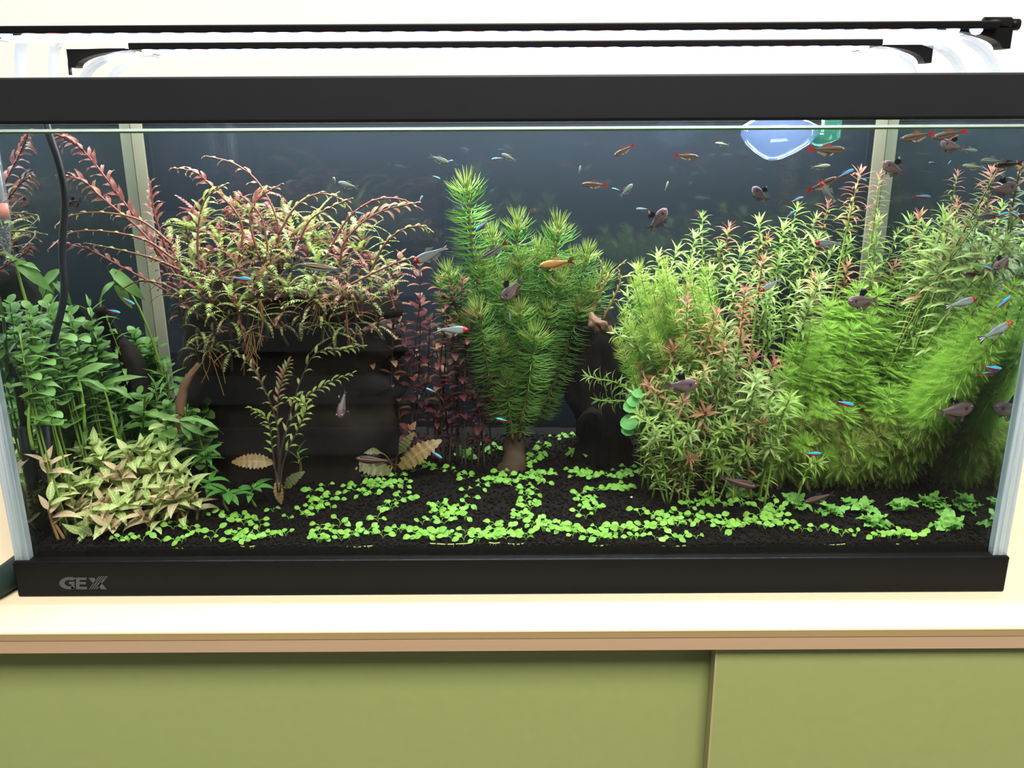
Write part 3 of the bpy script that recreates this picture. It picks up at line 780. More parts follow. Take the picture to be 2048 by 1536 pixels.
# ---------------- A: reddish fern-like plants on the stump
GA = 'fern-leaved plants on the dark stump'
def frond(name, px, y, label, mats, leafl, sp, ang=.6, smat='red', rad=.0009, tipmats=None, seed=0, group=GA, shape='pinlet', ys=None, s0=.05):
    rg = random.Random(seed + 99)
    pts = [PC(a, b_, (ys[i] if ys else y)) for i, (a, b_) in enumerate(px)]
    root, cur = stem_root(name, pts, rad, STEM[smat], label, 'plant', group, n=20)
    ln = clen(cur); s = ln * .995; k = 0; o = cur[0]; m = PX(y)
    while s > ln * s0:
        p, t = along(cur, s / ln); side = 1 if k % 2 else -1
        nrm = t.cross(Vector((0, -1, 0))); nrm.normalize()
        a = ang * (.6 + .4 * min(1, k / 5))
        d = t * math.cos(a) + (nrm * side * .9 + Vector((0, -1, 0)) * rg.uniform(-.6, .9)).normalized() * math.sin(a)
        sz = leafl * m * min(1, .5 + k * .08) * rg.uniform(.8, 1.15)
        link('leaf', LMESH(shape, rg.choice(tipmats if tipmats and k < 5 else mats), rg.choice((1, 2))), root, TRS(p - o, d, sz, (0, -.5, 1), rg.uniform(-.4, .4)))
        s -= sp * m * rg.uniform(.8, 1.2); k += 1
    return root
RD, RU, OL, GR = ['pin_red'], ['pin_red', 'pin_rust'], ['pin_olive', 'pin_green'], ['pin_green']
FR = [
 ([(355, 590), (300, 480), (230, 380), (165, 300), (112, 268)], .10, 'longest dark red shoot leaning to the top left corner', RD, 34, 9),
 ([(365, 570), (290, 470), (210, 400), (165, 362), (122, 350)], .095, 'red shoot leaning left below the longest one', RU, 32, 10),
 ([(372, 580), (330, 490), (308, 420), (300, 362)], .10, 'upright red shoot left of the fern-leaved mass', RD, 30, 9),
 ([(470, 560), (484, 450), (430, 380), (390, 345), (345, 336)], .11, 'red shoot curling left at its tip, upper left', RU, 27, 12),
 ([(560, 560), (556, 450), (520, 370), (470, 328), (412, 312)], .12, 'thin pink shoot arching left above all others', RU, 26, 24),
 ([(410, 640), (330, 580), (245, 535), (180, 500), (112, 484)], .09, 'low brown-red shoot pointing left past the pale strip', RD, 26, 12),
 ([(682, 540), (686, 490), (725, 445), (775, 418), (832, 406)], .10, 'rust orange serrated shoot leaning right', ['pin_rust'], 30, 8),
 ([(640, 540), (690, 445), (745, 402), (800, 398), (842, 418)], .11, 'thin pinkish frond arching over to the right', RU, 14, 14),
 ([(735, 560), (765, 495), (800, 462), (840, 452), (862, 462)], .09, 'green frond arching right, rightmost of the mass', GR, 18, 10),
 ([(556, 470), (590, 415), (635, 388), (680, 398), (710, 430)], .11, 'pale green frond arching over in the middle', GR, 18, 12),
 ([(540, 600), (535, 500), (520, 430), (475, 385)], .10, 'dark-stemmed red shoot in the middle of the mass', ['pin_red', 'pin_olive'], 28, 14),
 ([(470, 590), (482, 650), (502, 720), (530, 785)], .075, 'brown shoot hanging down in front of the stump', ['pin_rust', 'pin_red'], 22, 12),
 ([(600, 480), (620, 440), (660, 415), (700, 398)], .10, 'short green frond below the arching pink one', ['pin_green', 'pin_olive'], 24, 9),
 ([(350, 520), (290, 480), (210, 463), (140, 466), (95, 500)], .085, 'thin green frond arching far left, lower one', GR, 15, 15),
 ([(345, 490), (280, 440), (200, 425), (140, 432), (110, 452)], .09, 'thin green frond arching far left, upper one', GR, 15, 15),
 ([(360, 540), (300, 515), (230, 498), (170, 486)], .09, 'short green frond pointing left before the pale strip', GR, 18, 12),
 ([(380, 600), (330, 570), (280, 562), (240, 580)], .08, 'drooping olive frond left of the stump top', OL, 20, 11),
 ([(700, 570), (760, 540), (810, 520), (850, 512)], .08, 'straight green frond pointing right above the red-leaved stems', GR, 18, 10),
 ([(690, 600), (700, 690), (715, 660), (728, 690)], .07, 'hooked green frond hanging at the right of the stump', GR, 16, 10),
 ([(400, 560), (395, 470), (410, 400), (450, 370)], .10, 'olive shoot at the left of the fern-leaved mass', OL, 30, 12),
 ([(520, 520), (500, 440), (520, 395), (560, 370)], .105, 'olive shoot rising at the centre of the mass', OL + ['pin_red'], 30, 12),
]
for i, (px, y, lb, mats, ll, sp) in enumerate(FR):
    frond('fern_leaved_shoot', px, y, lb, mats, ll, sp, seed=i, tipmats=(['pin_rust', 'pin_green'] if i in (3, 4, 6) else None))
# rosettes filling the mass on top of the stump
def rosette(name, c, y, label, group, shape, mats, nl, Lpx, seed, elev=(.2, 1.1), smat='red', stem_to=None):
    rg = random.Random(seed); p = PC(c[0], c[1], y); m = PX(y)
    base = stem_to or (p + Vector((rg.uniform(-.004, .004), .008, -.02)))
    root, cur = stem_root(name, [base, (base + p) / 2 + Vector((rg.uniform(-.004, .004), 0, 0)), p], .0011, STEM[smat], label, 'plant', group, n=6)
    o = cur[0]; a0 = rg.random() * 6.28
    for k in range(nl):
        az = a0 + k * 2.4; e = rg.uniform(*elev); d = Vector((math.cos(az) * math.cos(e), math.sin(az) * math.cos(e) * .8 - .15, math.sin(e)))
        L = Lpx * m * rg.uniform(.65, 1.15); q, t = along(cur, rg.uniform(.5, 1))
        tp_ = q + d * L
        if abs(tp_.x) > .288 or not .007 < tp_.y < .222: d.y *= -.3; d.x *= .5; L *= .8
        link('leaf', LMESH(shape, rg.choice(mats), rg.choice((0, 1, 2))), root, TRS(q - o, d, L, (0, 0, 1), rg.uniform(-.3, .3)))
    return root
massA = [(330, 470), (400, 430), (480, 400), (600, 430), (700, 460), (770, 500), (800, 560), (740, 590), (560, 600), (420, 610), (345, 570)]
for i, c in enumerate(scatter(massA, 66, 25, 5)):
    y = .075 + .08 * max(0, (600 - c[1]) / 170) + random.uniform(-.01, .01)
    mats = [['pin_green', 'pin_olive'], ['pin_green', 'pin_rust'], ['pin_red', 'pin_olive'], ['pin_green', 'pin_green', 'pin_red']][i % 4]
    z = 'left part' if c[0] < 480 else ('middle' if c[0] < 640 else 'right part')
    rosette('fern_leaved_plant', c, min(y, .16), 'bushy toothed-leaf plant in olive and red, %s of the stump top' % z, GA + ', ' + z, ['pin', 'pinlong', 'pin'][i % 3], mats, 9, (62, 88, 56)[i % 3], i)
# darker skirt of drooping leaves over the stump edge
for i, c in enumerate(scatter([(350, 590), (500, 600), (700, 590), (790, 600), (760, 640), (660, 660), (560, 640), (470, 690), (390, 690)], 26, 34, 15)):
    rosette('fern_leaved_plant', c, .072, 'drooping olive-brown toothed plant on the stump edge, %s' % ('left' if c[0] < 500 else 'middle' if c[0] < 640 else 'right'), GA + ', skirt %s' % ('left' if c[0] < 500 else 'middle' if c[0] < 640 else 'right'), ['pin', 'pinlong'][i % 2], [['pin_olive', 'pin_rust'], ['pin_olive', 'pin_green']][i % 2], 7, (44, 62)[i % 2], 3000 + i, (-.5, .7), 'dark')
# the plants rooted in front of the stump
GF = 'fern-leaved plants before the stump'
rt = on_soil(565, 985)
FR2 = [
 ([(560, 985), (562, 900), (600, 810), (650, 770), (706, 746)], .06, 'green fern-leaved shoot rising right before the dark stump', GR, 24, 10),
 ([(562, 985), (566, 880), (620, 720), (680, 700), (728, 692)], .065, 'longest olive shoot pointing right before the dark stump', OL, 24, 14),
 ([(558, 985), (556, 860), (520, 760), (470, 700)], .06, 'thin olive shoot leaning left before the dark stump', OL, 24, 14),
 ([(560, 985), (568, 920), (600, 850), (612, 810), (570, 795)], .05, 'bright green toothed shoot curling over before the stump', ['pin_green', 'narrow_bright'], 24, 8),
 ([(556, 985), (545, 900), (535, 840), (500, 815)], .055, 'small bright shoot with drooping tip before the stump', ['narrow_bright', 'pin_green'], 22, 8),
 ([(557, 985), (555, 820), (565, 760), (580, 720)], .07, 'dark rusty shoot upright before the stump', ['pin_rust', 'pin_olive'], 24, 10),
]
for i, (px, y, lb, mats, ll, sp) in enumerate(FR2):
    frond('fern_leaved_shoot', px, y, lb, mats, ll, sp, seed=40 + i, smat='dark', rad=.0006, group=GF, s0=.3)
rosette('fern_leaved_plant', (595, 905), .06, 'small green rosette hanging low before the dark stump', GF, 'narrow', ['star'], 7, 40, 71, smat='brown')
# hanging roots under the mass
for i, (x0, y0) in enumerate([(415, 690), (505, 660), (690, 560), (520, 600), (640, 590)]):
    mb = MB(); p0 = P(x0, y0, .07)
    for k in range(7):
        e = Vector((random.uniform(-.012, .012), random.uniform(-.004, .003), -random.uniform(.012, .035)))
        mb.tube(bez([Vector((0, 0, 0)), e * .5 + Vector((random.uniform(-.004, .004), 0, 0)), e], 6), .00022, 4)
    tag(mb.build('root_tuft', STEM['brown'], None), 'thin tuft of brown roots hanging over the stump edge', 'roots', 'root tufts on the stump').location = p0

# ---------------- B: red-leaved stems beside the needle plants
GB = 'red-leaved stems left of the needle plants'
tipsB = [(800, 510), (840, 525), (780, 560), (880, 560), (925, 560), (840, 600), (950, 620), (905, 640), (800, 640), (870, 690), (960, 690), (920, 730), (985, 755), (850, 760), (900, 800), (960, 820), (760, 545), (820, 860), (745, 880), (860, 640), (830, 700), (890, 600), (930, 670), (880, 850), (800, 740), (940, 780), (905, 580)]
for i, (x, y) in enumerate(tipsB):
    yd = .115 + .03 * random.random(); bs = on_soil(x + random.uniform(-20, 30), 930); bs.y = yd + .005
    tp_ = P(x, y, yd); mid = (bs + tp_) / 2 + Vector((random.uniform(-.006, .006), 0, .01))
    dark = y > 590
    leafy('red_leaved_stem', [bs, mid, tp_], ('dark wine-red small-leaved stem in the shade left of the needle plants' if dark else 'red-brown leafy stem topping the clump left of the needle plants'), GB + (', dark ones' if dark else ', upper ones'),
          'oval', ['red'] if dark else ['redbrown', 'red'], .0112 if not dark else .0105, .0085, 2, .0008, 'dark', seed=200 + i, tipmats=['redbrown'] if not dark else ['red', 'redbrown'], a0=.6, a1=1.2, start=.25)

# ---------------- C: needle-leaved columns in the middle
GC = 'needle-leaved plants in the middle'
colC = [((932, 372), .135, 52, 'tallest needle-leaved column with pale tip in the middle'), ((1034, 445), .14, 48, 'second needle-leaved column from the left, pale upright tip'), ((1117, 455), .135, 48, 'needle-leaved column with brownish tip right of the middle'),
        ((1175, 505), .145, 44, None), ((1075, 500), .15, 46, None), ((985, 470), .15, 44, None), ((895, 545), .13, 44, None), ((955, 620), .115, 46, 'low needle-leaved plant with pale star tip beside red leaves'), ((1070, 668), .11, 52, 'lowest bright needle-leaved top before the dark gap'),
        ((1010, 560), .13, 48, None), ((1120, 560), .13, 46, None), ((1180, 575), .14, 42, None), ((1040, 620), .12, 46, None), ((1000, 690), .12, 46, None), ((1095, 620), .125, 44, None), ((1145, 520), .14, 44, None), ((1040, 520), .135, 48, None), ((1015, 760), .115, 40, None), ((1208, 548), .15, 40, None), ((1160, 610), .135, 44, None), ((965, 530), .14, 46, None), ((925, 640), .125, 42, None), ((1100, 510), .145, 46, None), ((1060, 750), .118, 40, None)]
for i, ((x, y), yd, lpx, lb) in enumerate(colC):
    m = PX(yd); tp_ = P(x, y, yd); bs = P(1030 + (x - 1030) * .28, 850 if y < 700 else 880, yd + .008)
    mid = bs.lerp(tp_, .5) + Vector(((tp_.x - bs.x) * .12, 0, 0))
    root, cur = stem_root('needle_plant', [bs, mid, tp_], .0013, STEM['brown'], lb or 'green needle-leaved column within the dense middle clump', 'plant', GC if lb is None else None, n=16)
    ln = clen(cur); s = ln; k = 0; o = cur[0]; rg = random.Random(300 + i)
    while s > ln * .08:
        p, t = along(cur, s / ln); var = 2 if k < 2 else (1 if k < 6 else 0)
        sz = lpx * m * (1.0 if k > 2 else .8) * rg.uniform(.9, 1.08) * (.75 if s < ln * .4 else 1)
        Mx = Matrix.Translation(p - o) @ t.to_track_quat('Z', 'Y').to_matrix().to_4x4() @ Matrix.Rotation(rg.random() * 6.28, 4, 'Z') @ Matrix.Diagonal((sz, sz, sz, 1))
        link('needle_whorl', LMESH('needle', 'needle_tip' if k < 4 else 'needle', var), root, Mx)
        s -= m * (5 if k < 3 else 10 if k < 8 else 13); k += 1

# ---------------- D: narrow-leaved stems on the right
GD = 'narrow-leaved stems on the right'
polyD1 = [(1235, 560), (1290, 520), (1380, 470), (1470, 450), (1560, 420), (1680, 400), (1780, 430), (1860, 420), (2020, 440), (2030, 520), (1860, 520), (1700, 560), (1560, 640), (1450, 700), (1330, 720), (1260, 690), (1240, 630)]
polyD2 = [(1270, 720), (1350, 690), (1480, 690), (1560, 720), (1560, 830), (1540, 930), (1430, 950), (1330, 900), (1260, 820)]
i = 0
for poly, n_, dm, sd in ((polyD1, 62, 38, 21), (polyD2, 34, 33, 22)):
    for (x, y) in scatter(poly, n_, dm, sd):
        i += 1; rg = random.Random(500 + i)
        yd = max(.05, min(.2, .19 - (y - 420) * .00033 + rg.uniform(-.012, .012)))
        if x > 1560 and y > 480: yd = max(yd, .15)
        tp_ = PC(x, y, yd, .282); bs = Vector((tp_.x * .93 + .004 + rg.uniform(-.01, .01), max(tp_.y + .012, .13 if x > 1600 else 0), ZS)); bs = ybound(bs); bs.z = soil_z(bs.x, bs.y)
        if x < 1330: bs.x += .018
        mid = bs.lerp(tp_, .55) + Vector((rg.uniform(-.008, .008), .004, .012))
        hue = rg.random(); zone = 'beside the dark post' if x < 1380 else ('in the middle of the right thicket' if x < 1700 else 'near the right pane')
        hgt = 'tip in the top fringe' if y < 500 else 'tip in the upper half' if y < 600 else 'tip at mid height' if y < 740 else 'tip low near the soil'
        if hue < .22: tipm, mt, ds = ['narrow_orange', 'narrow_pink'], ['narrow_orange', 'narrow'], 'orange-tipped'
        elif hue < .5: tipm, mt, ds = ['narrow_pale', 'narrow'], ['narrow', 'narrow_pale'], 'pale green'
        else: tipm, mt, ds = ['narrow_bright', 'narrow_pale'], ['narrow', 'narrow_bright'], 'yellow-green'
        m = PX(yd)
        leafy('narrow_leaved_stem', [bs, mid, tp_], '%s narrow-leaved stem %s, %s' % (ds, zone, hgt), GD + ', %s, %s, %s' % (ds, zone, hgt), 'narrow', mt, (30 + rg.random() * 10) * m, 12.5 * m, 3, .0008, 'green' if hue > .22 else 'brown', seed=600 + i, tipmats=tipm, tip_n=3, a0=.45, a1=1.25, start=.42 if y < 700 else .1, only=13 if y < 700 else 22)
SPD = [
 ((1405, 430), .19, ['narrow'], ['narrow'], 26, 'dark green stem standing alone behind the thicket top'),
 ((1720, 345), .15, ['narrow_pink'], ['narrow_pink', 'narrow_orange'], 34, 'tall pink-topped stem reaching toward the outflow funnel'),
 ((1760, 350), .16, ['narrow_pink'], ['narrow', 'narrow_pink'], 26, 'small pink-topped stem before the right pale strip'),
 ((1995, 340), .05, ['narrow_orange'], ['narrow_orange', 'narrow'], 30, 'rusty stem in the upper right corner'),
 ((1490, 580), .085, ['narrow_pink'], ['narrow_orange'], 34, 'salmon-pink stem tip in the middle of the right thicket'),
 ((1525, 520), .10, ['narrow_pink', 'narrow_orange'], ['narrow_orange', 'narrow'], 34, 'salmon stem tip above the other pink one'),
 ((1435, 625), .085, ['narrow_orange', 'narrow_pink'], ['narrow_orange'], 36, 'orange stem tip leaning left over the green thicket'),
 ((1375, 600), .09, ['narrow_pink'], ['narrow_orange', 'narrow'], 30, 'thin pink stem tip left of the orange one'),
 ((1448, 690), .075, ['narrow_orange'], ['narrow_orange', 'narrow'], 32, 'rust-coloured stem tip low in the right thicket'),
 ((1410, 740), .065, ['narrow_orange', 'narrow_pale'], ['narrow', 'narrow_orange'], 34, 'olive-orange stem tip low beside the grey fish'),
 ((1512, 755), .055, ['narrow_pale'], ['narrow_pale', 'narrow'], 40, 'cream-tipped stem below the orange ones'),
 ((1580, 795), .045, ['narrow_bright'], ['narrow_bright'], 38, 'bright green stem standing before the feathery plants'),
 ((1635, 925), .045, ['narrow_bright'], ['narrow_bright'], 34, 'small bright green stem low before the feathery plants'),
 ((1500, 905), .05, ['narrow_bright'], ['narrow_bright', 'narrow'], 32, 'bright green stem tip low in front of the thicket'),
 ((1460, 850), .05, ['narrow_orange', 'narrow_bright'], ['narrow', 'narrow_bright'], 34, 'brown-centred stem tip low in front of the thicket'),
 ((1640, 560), .10, ['narrow_pale'], ['narrow_pale'], 46, 'large cream starry stem tip above the feathery plants'),
 ((1880, 500), .09, ['narrow_pale'], ['narrow_pale'], 50, 'large pale starry stem tip, left of the right-hand pair'),
 ((1960, 505), .09, ['narrow_pale'], ['narrow_pale'], 50, 'large pale starry stem tip, right of the right-hand pair'),
 ((1850, 455), .12, ['narrow_pale'], ['narrow_pale', 'narrow'], 44, 'pale starry stem tip high above the feathery plants'),
 ((1175, 752), .085, ['narrow_pale', 'narrow'], ['narrow'], 30, 'stem leaning far left across the dark post'),
 ((1195, 800), .08, ['narrow'], ['narrow'], 30, 'second stem leaning left low across the dark post'),
 ((1230, 665), .09, ['narrow_pale'], ['narrow', 'narrow_pale'], 30, 'stem leaning left above the dark post'),
]
for i, ((x, y), yd, tipm, mt, lp, lb) in enumerate(SPD):
    rg = random.Random(900 + i); tp_ = PC(x, y, yd, .285); m = PX(yd)
    bx_ = tp_.x * .92 + (.05 if x < 1240 else .006)
    bs = ybound(Vector((bx_, tp_.y + .008 if (x < 1600 or y > 700) else max(.115, tp_.y + .01), ZS))); bs.z = soil_z(bs.x, bs.y)
    mid = bs.lerp(tp_, .6) + Vector((.012 if x < 1240 else rg.uniform(-.006, .006), .002, .018 if x < 1240 else .01))
    leafy('narrow_leaved_stem', [bs, mid, tp_], lb, GD, 'narrow', mt, lp * m, 13 * m, 4 if lp > 40 else 3, .0009, 'green', seed=940 + i, tipmats=tipm, tip_n=4, a0=.5, a1=1.25, start=.3 if x < 1800 else .08, only=16 if x < 1800 else 30)
# fine pale tops beside the post: needle-like whorls of the same thicket
for i, (x, y) in enumerate([(1250, 625), (1305, 580), (1325, 560), (1290, 640), (1345, 620), (1270, 570), (1380, 560), (1310, 680), (1365, 690), (1240, 690), (1410, 545), (1330, 530), (1280, 540), (1350, 570), (1300, 610), (1400, 600), (1262, 660)]):
    yd = .085 + .03 * ((700 - y) / 150); tp_ = P(x, y, yd); bs = Vector((tp_.x + .02, yd + .015, ZS)); m = PX(yd); rg = random.Random(1200 + i)
    root, cur = stem_root('fine_leaved_stem', [bs, bs.lerp(tp_, .5) + Vector((.006, 0, .01)), tp_], .0008, STEM['green'], 'fine-leaved pale green stem at the left of the right thicket', 'plant', 'fine-leaved stems beside the dark post', n=10)
    ln = clen(cur); s = ln; k = 0
    while s > ln * .3:
        p, t = along(cur, s / ln); sz = m * 26 * rg.uniform(.85, 1.1)
        link('needle_whorl', LMESH('needle', 'fine_pale' if k < 6 else 'feather', 2 if k < 2 else 1), root, Matrix.Translation(p - cur[0]) @ t.to_track_quat('Z', 'Y').to_matrix().to_4x4() @ Matrix.Rotation(rg.random() * 6.28, 4, 'Z') @ Matrix.Diagonal((sz, sz, sz, 1)))
        s -= m * 9; k += 1

# ---------------- E: feathery plants front right
GE = 'feathery plants at the front right'
polyE = [(1570, 690), (1640, 620), (1720, 560), (1780, 540), (1880, 550), (1990, 570), (2030, 560), (2035, 640), (1960, 740), (1900, 860), (1780, 900), (1680, 930), (1600, 880), (1560, 780)]
for i, (x, y) in enumerate(scatter(polyE, 62, 38, 33) + [(1795, 640), (1805, 745), (1822, 820), (1765, 705), (1862, 770), (1935, 790), (1985, 705), (1840, 690), (1900, 700), (1705, 620), (1845, 880)]):
    rg = random.Random(1300 + i); yd = max(.07, .145 - (y - 540) * .00022 + rg.uniform(-.01, .01)); tp_ = PC(x, y, yd, .284); m = PX(yd)
    bs = ybound(Vector((tp_.x * .94 + rg.uniform(-.012, .012), max(.100, tp_.y + .006), ZS))); bs.z = soil_z(bs.x, bs.y)
    zone = 'left edge' if x < 1680 else ('middle' if x < 1880 else 'right edge')
    hi = 'top' if y < 680 else 'low'
    root, cur = stem_root('feathery_plant', [bs, bs.lerp(tp_, .5) + Vector((rg.uniform(-.006, .006), 0, 0)), tp_], .0008, STEM['brown'], 'bright green feathery stem, %s of the front right clump, %s tip' % (zone, hi), 'plant', GE + ', %s %s' % (zone, hi), n=12)
    ln = clen(cur); s = ln; k = 0; o = cur[0]
    while s > ln * .10:
        p, t = along(cur, s / ln); sz = m * 40 * (.7 if k < 1 else 1) * rg.uniform(.85, 1.1)
        if abs(p.x) + sz > .291: sz = max(.0075, .291 - abs(p.x))
        sz = min(sz, max(.006, p.y - .006))
        old = p.z < .085 and rg.random() < .75
        link('feather_whorl', LMESH('feather', 'feather_old' if old else 'feather', 2 if k < 1 else (1 if k < 3 else 0)), root, Matrix.Translation(p - o) @ t.to_track_quat('Z', 'Y').to_matrix().to_4x4() @ Matrix.Rotation(rg.random() * 6.28, 4, 'Z') @ Matrix.Diagonal((sz, sz, sz, 1)))
        s -= m * (9 if k < 3 else 17); k += 1

# ---------------- F: green plants on the left
GL = 'green plants at the left'
polyF = [(30, 610), (110, 600), (190, 610), (260, 660), (340, 720), (400, 790), (400, 860), (300, 860), (200, 850), (140, 800), (100, 740), (25, 740)]
for i, (x, y) in enumerate(scatter(polyF, 54, 34, 51)):
    rg = random.Random(1500 + i); yd = .085 + .08 * max(0, (860 - y) / 240) + rg.uniform(-.01, .01); tp_ = PC(x, y, yd, .280); m = PX(tp_.y)
    bs = ybound(Vector((tp_.x + rg.uniform(-.004, .012), tp_.y + .01, ZS))); bs.z = soil_z(bs.x, bs.y)
    rnd = rg.random() < (.62 if x > 290 or y < 700 else .35)
    where = 'beside the black cable' if x < 200 else 'between cable and stump'
    if rnd:
        leafy('round_leaved_stem', [bs, bs.lerp(tp_, .5) + Vector((rg.uniform(-.005, .005), 0, 0)), tp_], 'round-leaved bright green stem %s' % where, GL + ', round, ' + where, 'roundl', ['round', 'round', 'strap'], 38 * m, 23 * m, 2 + i % 2, .0008, 'green', seed=1600 + i, a0=.75, a1=1.2, start=.3, only=8)
    else:
        leafy('slender_leaved_stem', [bs, bs.lerp(tp_, .5) + Vector((rg.uniform(-.005, .005), 0, 0)), tp_], 'slender-leaved green stem %s' % where, GL + ', slender, ' + where, 'narrow', ['strap', 'round'], 52 * m, 20 * m, 2, .0009, 'green', seed=1600 + i, a0=.6, a1=1.15, start=.3, only=9)
STR = [([(330, 760), (305, 680), (270, 600), (222, 540)], .12, [(1.1, -.9, 'strap', 92), (.3, -.75, 'strap', 78), (-.35, -.2, 'strap', 70)], 'tall stem with long strap leaves before the left pale strip'),
       ([(70, 760), (60, 640), (40, 560), (30, 520)], .03, [(.9, -.7, 'strap', 95), (-.2, .3, 'strap', 70), (.6, .2, 'strap', 60)], 'strap-leaved stem at the far left below the thermometer'),
       ([(380, 880), (372, 860), (365, 850), (360, 840)], .045, [(1.3, .12, 'grass', 100), (1.0, -.5, 'strap', 62), (-1.1, .55, 'grass', 90), (.5, -.9, 'strap', 50)], 'plant with long flat green leaves right of the twig'),
       ([(170, 860), (165, 800), (160, 770), (155, 755)], .05, [(1.0, .7, 'strap', 80), (-1.0, .3, 'grass', 80), (.9, 0, 'grass', 80), (-.6, -.6, 'strap', 60)], 'long-leaved green stem right of the heater'),
       ([(235, 880), (225, 840), (215, 800), (205, 770)], .06, [(1.2, .5, 'grass', 95), (1.2, -.1, 'grass', 80), (-.8, .6, 'strap', 60)], 'grassy long-leaved stem in the middle of the left greens'),
       ([(40, 900), (50, 850), (60, 800), (70, 770)], .02, [(-.9, .1, 'grass', 80), (.8, .4, 'strap', 70), (.5, -.8, 'strap', 60)], 'long-leaved green stem left of the heater')]
for i, (px, y, lv, lb) in enumerate(STR):
    pts = [PC(a, c, y, .284) for a, c in px]; root, cur = stem_root('strap_leaved_stem', pts, .0012, STEM['green'], lb, 'plant', None, n=10)
    for k, (dx, dz, sh, L) in enumerate(lv):
        p, t = along(cur, 1 - .06 * k); d = Vector((dx, -.25, dz)).normalized(); m = PX(pts[-1].y)
        if abs((p + d * L * m).x) > .288: d.x *= .3; d.normalize()
        link('leaf', LMESH(sh, 'strap', 1), root, TRS(p - cur[0], d, L * m, (0, -.8, .6) if abs(dz) > .4 else (0, -.3, 1)))
# yellow-green large leaves before the twig
rosette('round_leaved_stem', (330, 840), .05, 'pale yellow round leaves at the foot of the twig', GL, 'roundl', ['vein', 'round'], 9, 38, 77, smat='green', stem_to=on_soil(330, 960))
rosette('round_leaved_stem', (370, 815), .06, 'large round green leaves right behind the twig', GL, 'roundl', ['round'], 9, 36, 78, smat='green', stem_to=on_soil(370, 950))
rosette('round_leaved_stem', (290, 790), .06, 'broad leafy green top left of the twig', GL, 'roundl', ['round', 'strap'], 11, 36, 79, smat='green', stem_to=on_soil(300, 950))

# ---------------- G: pale veined plants front left
GG = 'pale veined plants at the front left'
tipsG = [(92, 925, 1, 'leftmost pale pink veined top, leaning to the left pane'), (66, 1018, 1, 'small cream-pink veined top low by the left pane'), (160, 905, 0, None), (205, 912, 0, None), (255, 905, 0, None), (300, 930, 0, None), (165, 965, 0, 'veined top with white-ribbed leaves in the middle left'), (235, 940, 1, 'pinkish veined top in the centre of the clump'),
         (260, 985, 0, 'front veined top with arching white-ribbed leaves'), (325, 975, 0, 'veined star-shaped top at the right of the clump'), (355, 938, 0, 'veined top nearest the long flat leaves'), (205, 1000, 1, None), (130, 985, 1, None), (165, 1065, 0, 'lowest veined top resting on the soil'), (125, 1030, 0, None), (215, 1050, 1, None), (280, 1030, 1, None), (370, 970, 0, None), (185, 1030, 0, None), (120, 950, 0, None), (190, 890, 0, None), (285, 895, 0, None), (345, 990, 1, None), (100, 1000, 0, None), (235, 1010, 0, None), (300, 1000, 0, None), (150, 1010, 1, None), (330, 905, 0, None)]
for i, (x, y, pk, lb) in enumerate(tipsG):
    rg = random.Random(1800 + i); yd = .016 + .034 * max(0, (1060 - y) / 150); tp_ = PC(x, y, yd, .281); m = PX(yd)
    bs = ybound(Vector((tp_.x * .985 + rg.uniform(-.004, .004), max(.014, tp_.y + .004), ZS))); bs.z = soil_z(bs.x, bs.y)
    leafy('veined_plant', [bs, bs.lerp(tp_, .5) + Vector((rg.uniform(-.004, .004), .002, 0)), tp_], lb or ('pinkish veined stem inside the pale clump at front left' if pk else 'pale green veined stem inside the clump at front left'), None if lb else GG + (' pink' if pk else ' green'), 'broad', ['vein_pink', 'vein'] if pk else ['vein', 'vein', 'vein_pink'], 64 * m, 24 * m, 2 if i % 3 else 3, .0012, 'brown', seed=1850 + i, tipmats=['vein_pink'] if pk else ['vein'], tip_n=3, a0=.75, a1=1.3, start=.1, shrink=.6, only=6)

# ---------------- H: green star rosettes
for i, (x, y, yd, L, lb) in enumerate([(458, 978, .05, 55, 'green star-shaped plant right of the veined clump'), (420, 955, .06, 46, 'green star-shaped plant behind the other, nearer the clump'), (512, 968, .06, 44, 'dark green star-shaped plant before the stump foot'), (410, 905, .06, 40, 'small green plant under the long flat leaves')]):
    rosette('star_plant', (x, y), yd, lb, None, 'star', ['star'], 8, L, 1900 + i, (.0, .7), 'green', stem_to=on_soil(x, y + 45))

# ---------------- I: crinkled brown leaves
for i, (base, lv, lb) in enumerate([
    ((565, 1000), [((545, 925), (462, 920), 'crypt'), ((555, 960), (560, 1010), 'crypt'), ((570, 975), (600, 945), 'crypt_dark')], 'brown crinkle-leaved plant before the stump, drooping leaves'),
    ((790, 945), [((800, 935), (872, 880), 'crypt'), ((780, 945), (690, 915), 'crypt_dark'), ((770, 940), (712, 945), 'crypt_dark'), ((800, 905), (822, 868), 'crypt_dark'), ((760, 905), (722, 900), 'crypt_dark')], 'brown crinkle-leaved plant left of the seedling path'),
    ((530, 930), [((500, 905), (540, 945), 'crypt')], 'single arched brown crinkled leaf near the stump foot')]):
    p0 = on_soil(*base); root = empty('crinkled_plant', p0, lb, 'plant')
    for k, (a, c, mt) in enumerate(lv):
        yy = max(.03, p0.y - .012); A = P(*a, yy); C_ = P(*c, yy - .006); L = (C_ - A).length
        mb = MB(); mb.tube(bez([Vector((0, 0, 0)), (A - p0) * .5 + Vector((0, 0, .004)), A - p0], 6), .0006, 5); mb.build('leaf_stalk', STEM['brown'], root, True)
        link('leaf', LMESH('crypt', mt, 1), root, TRS(A - p0, C_ - A, L * 1.05, (0, -1, .7)))

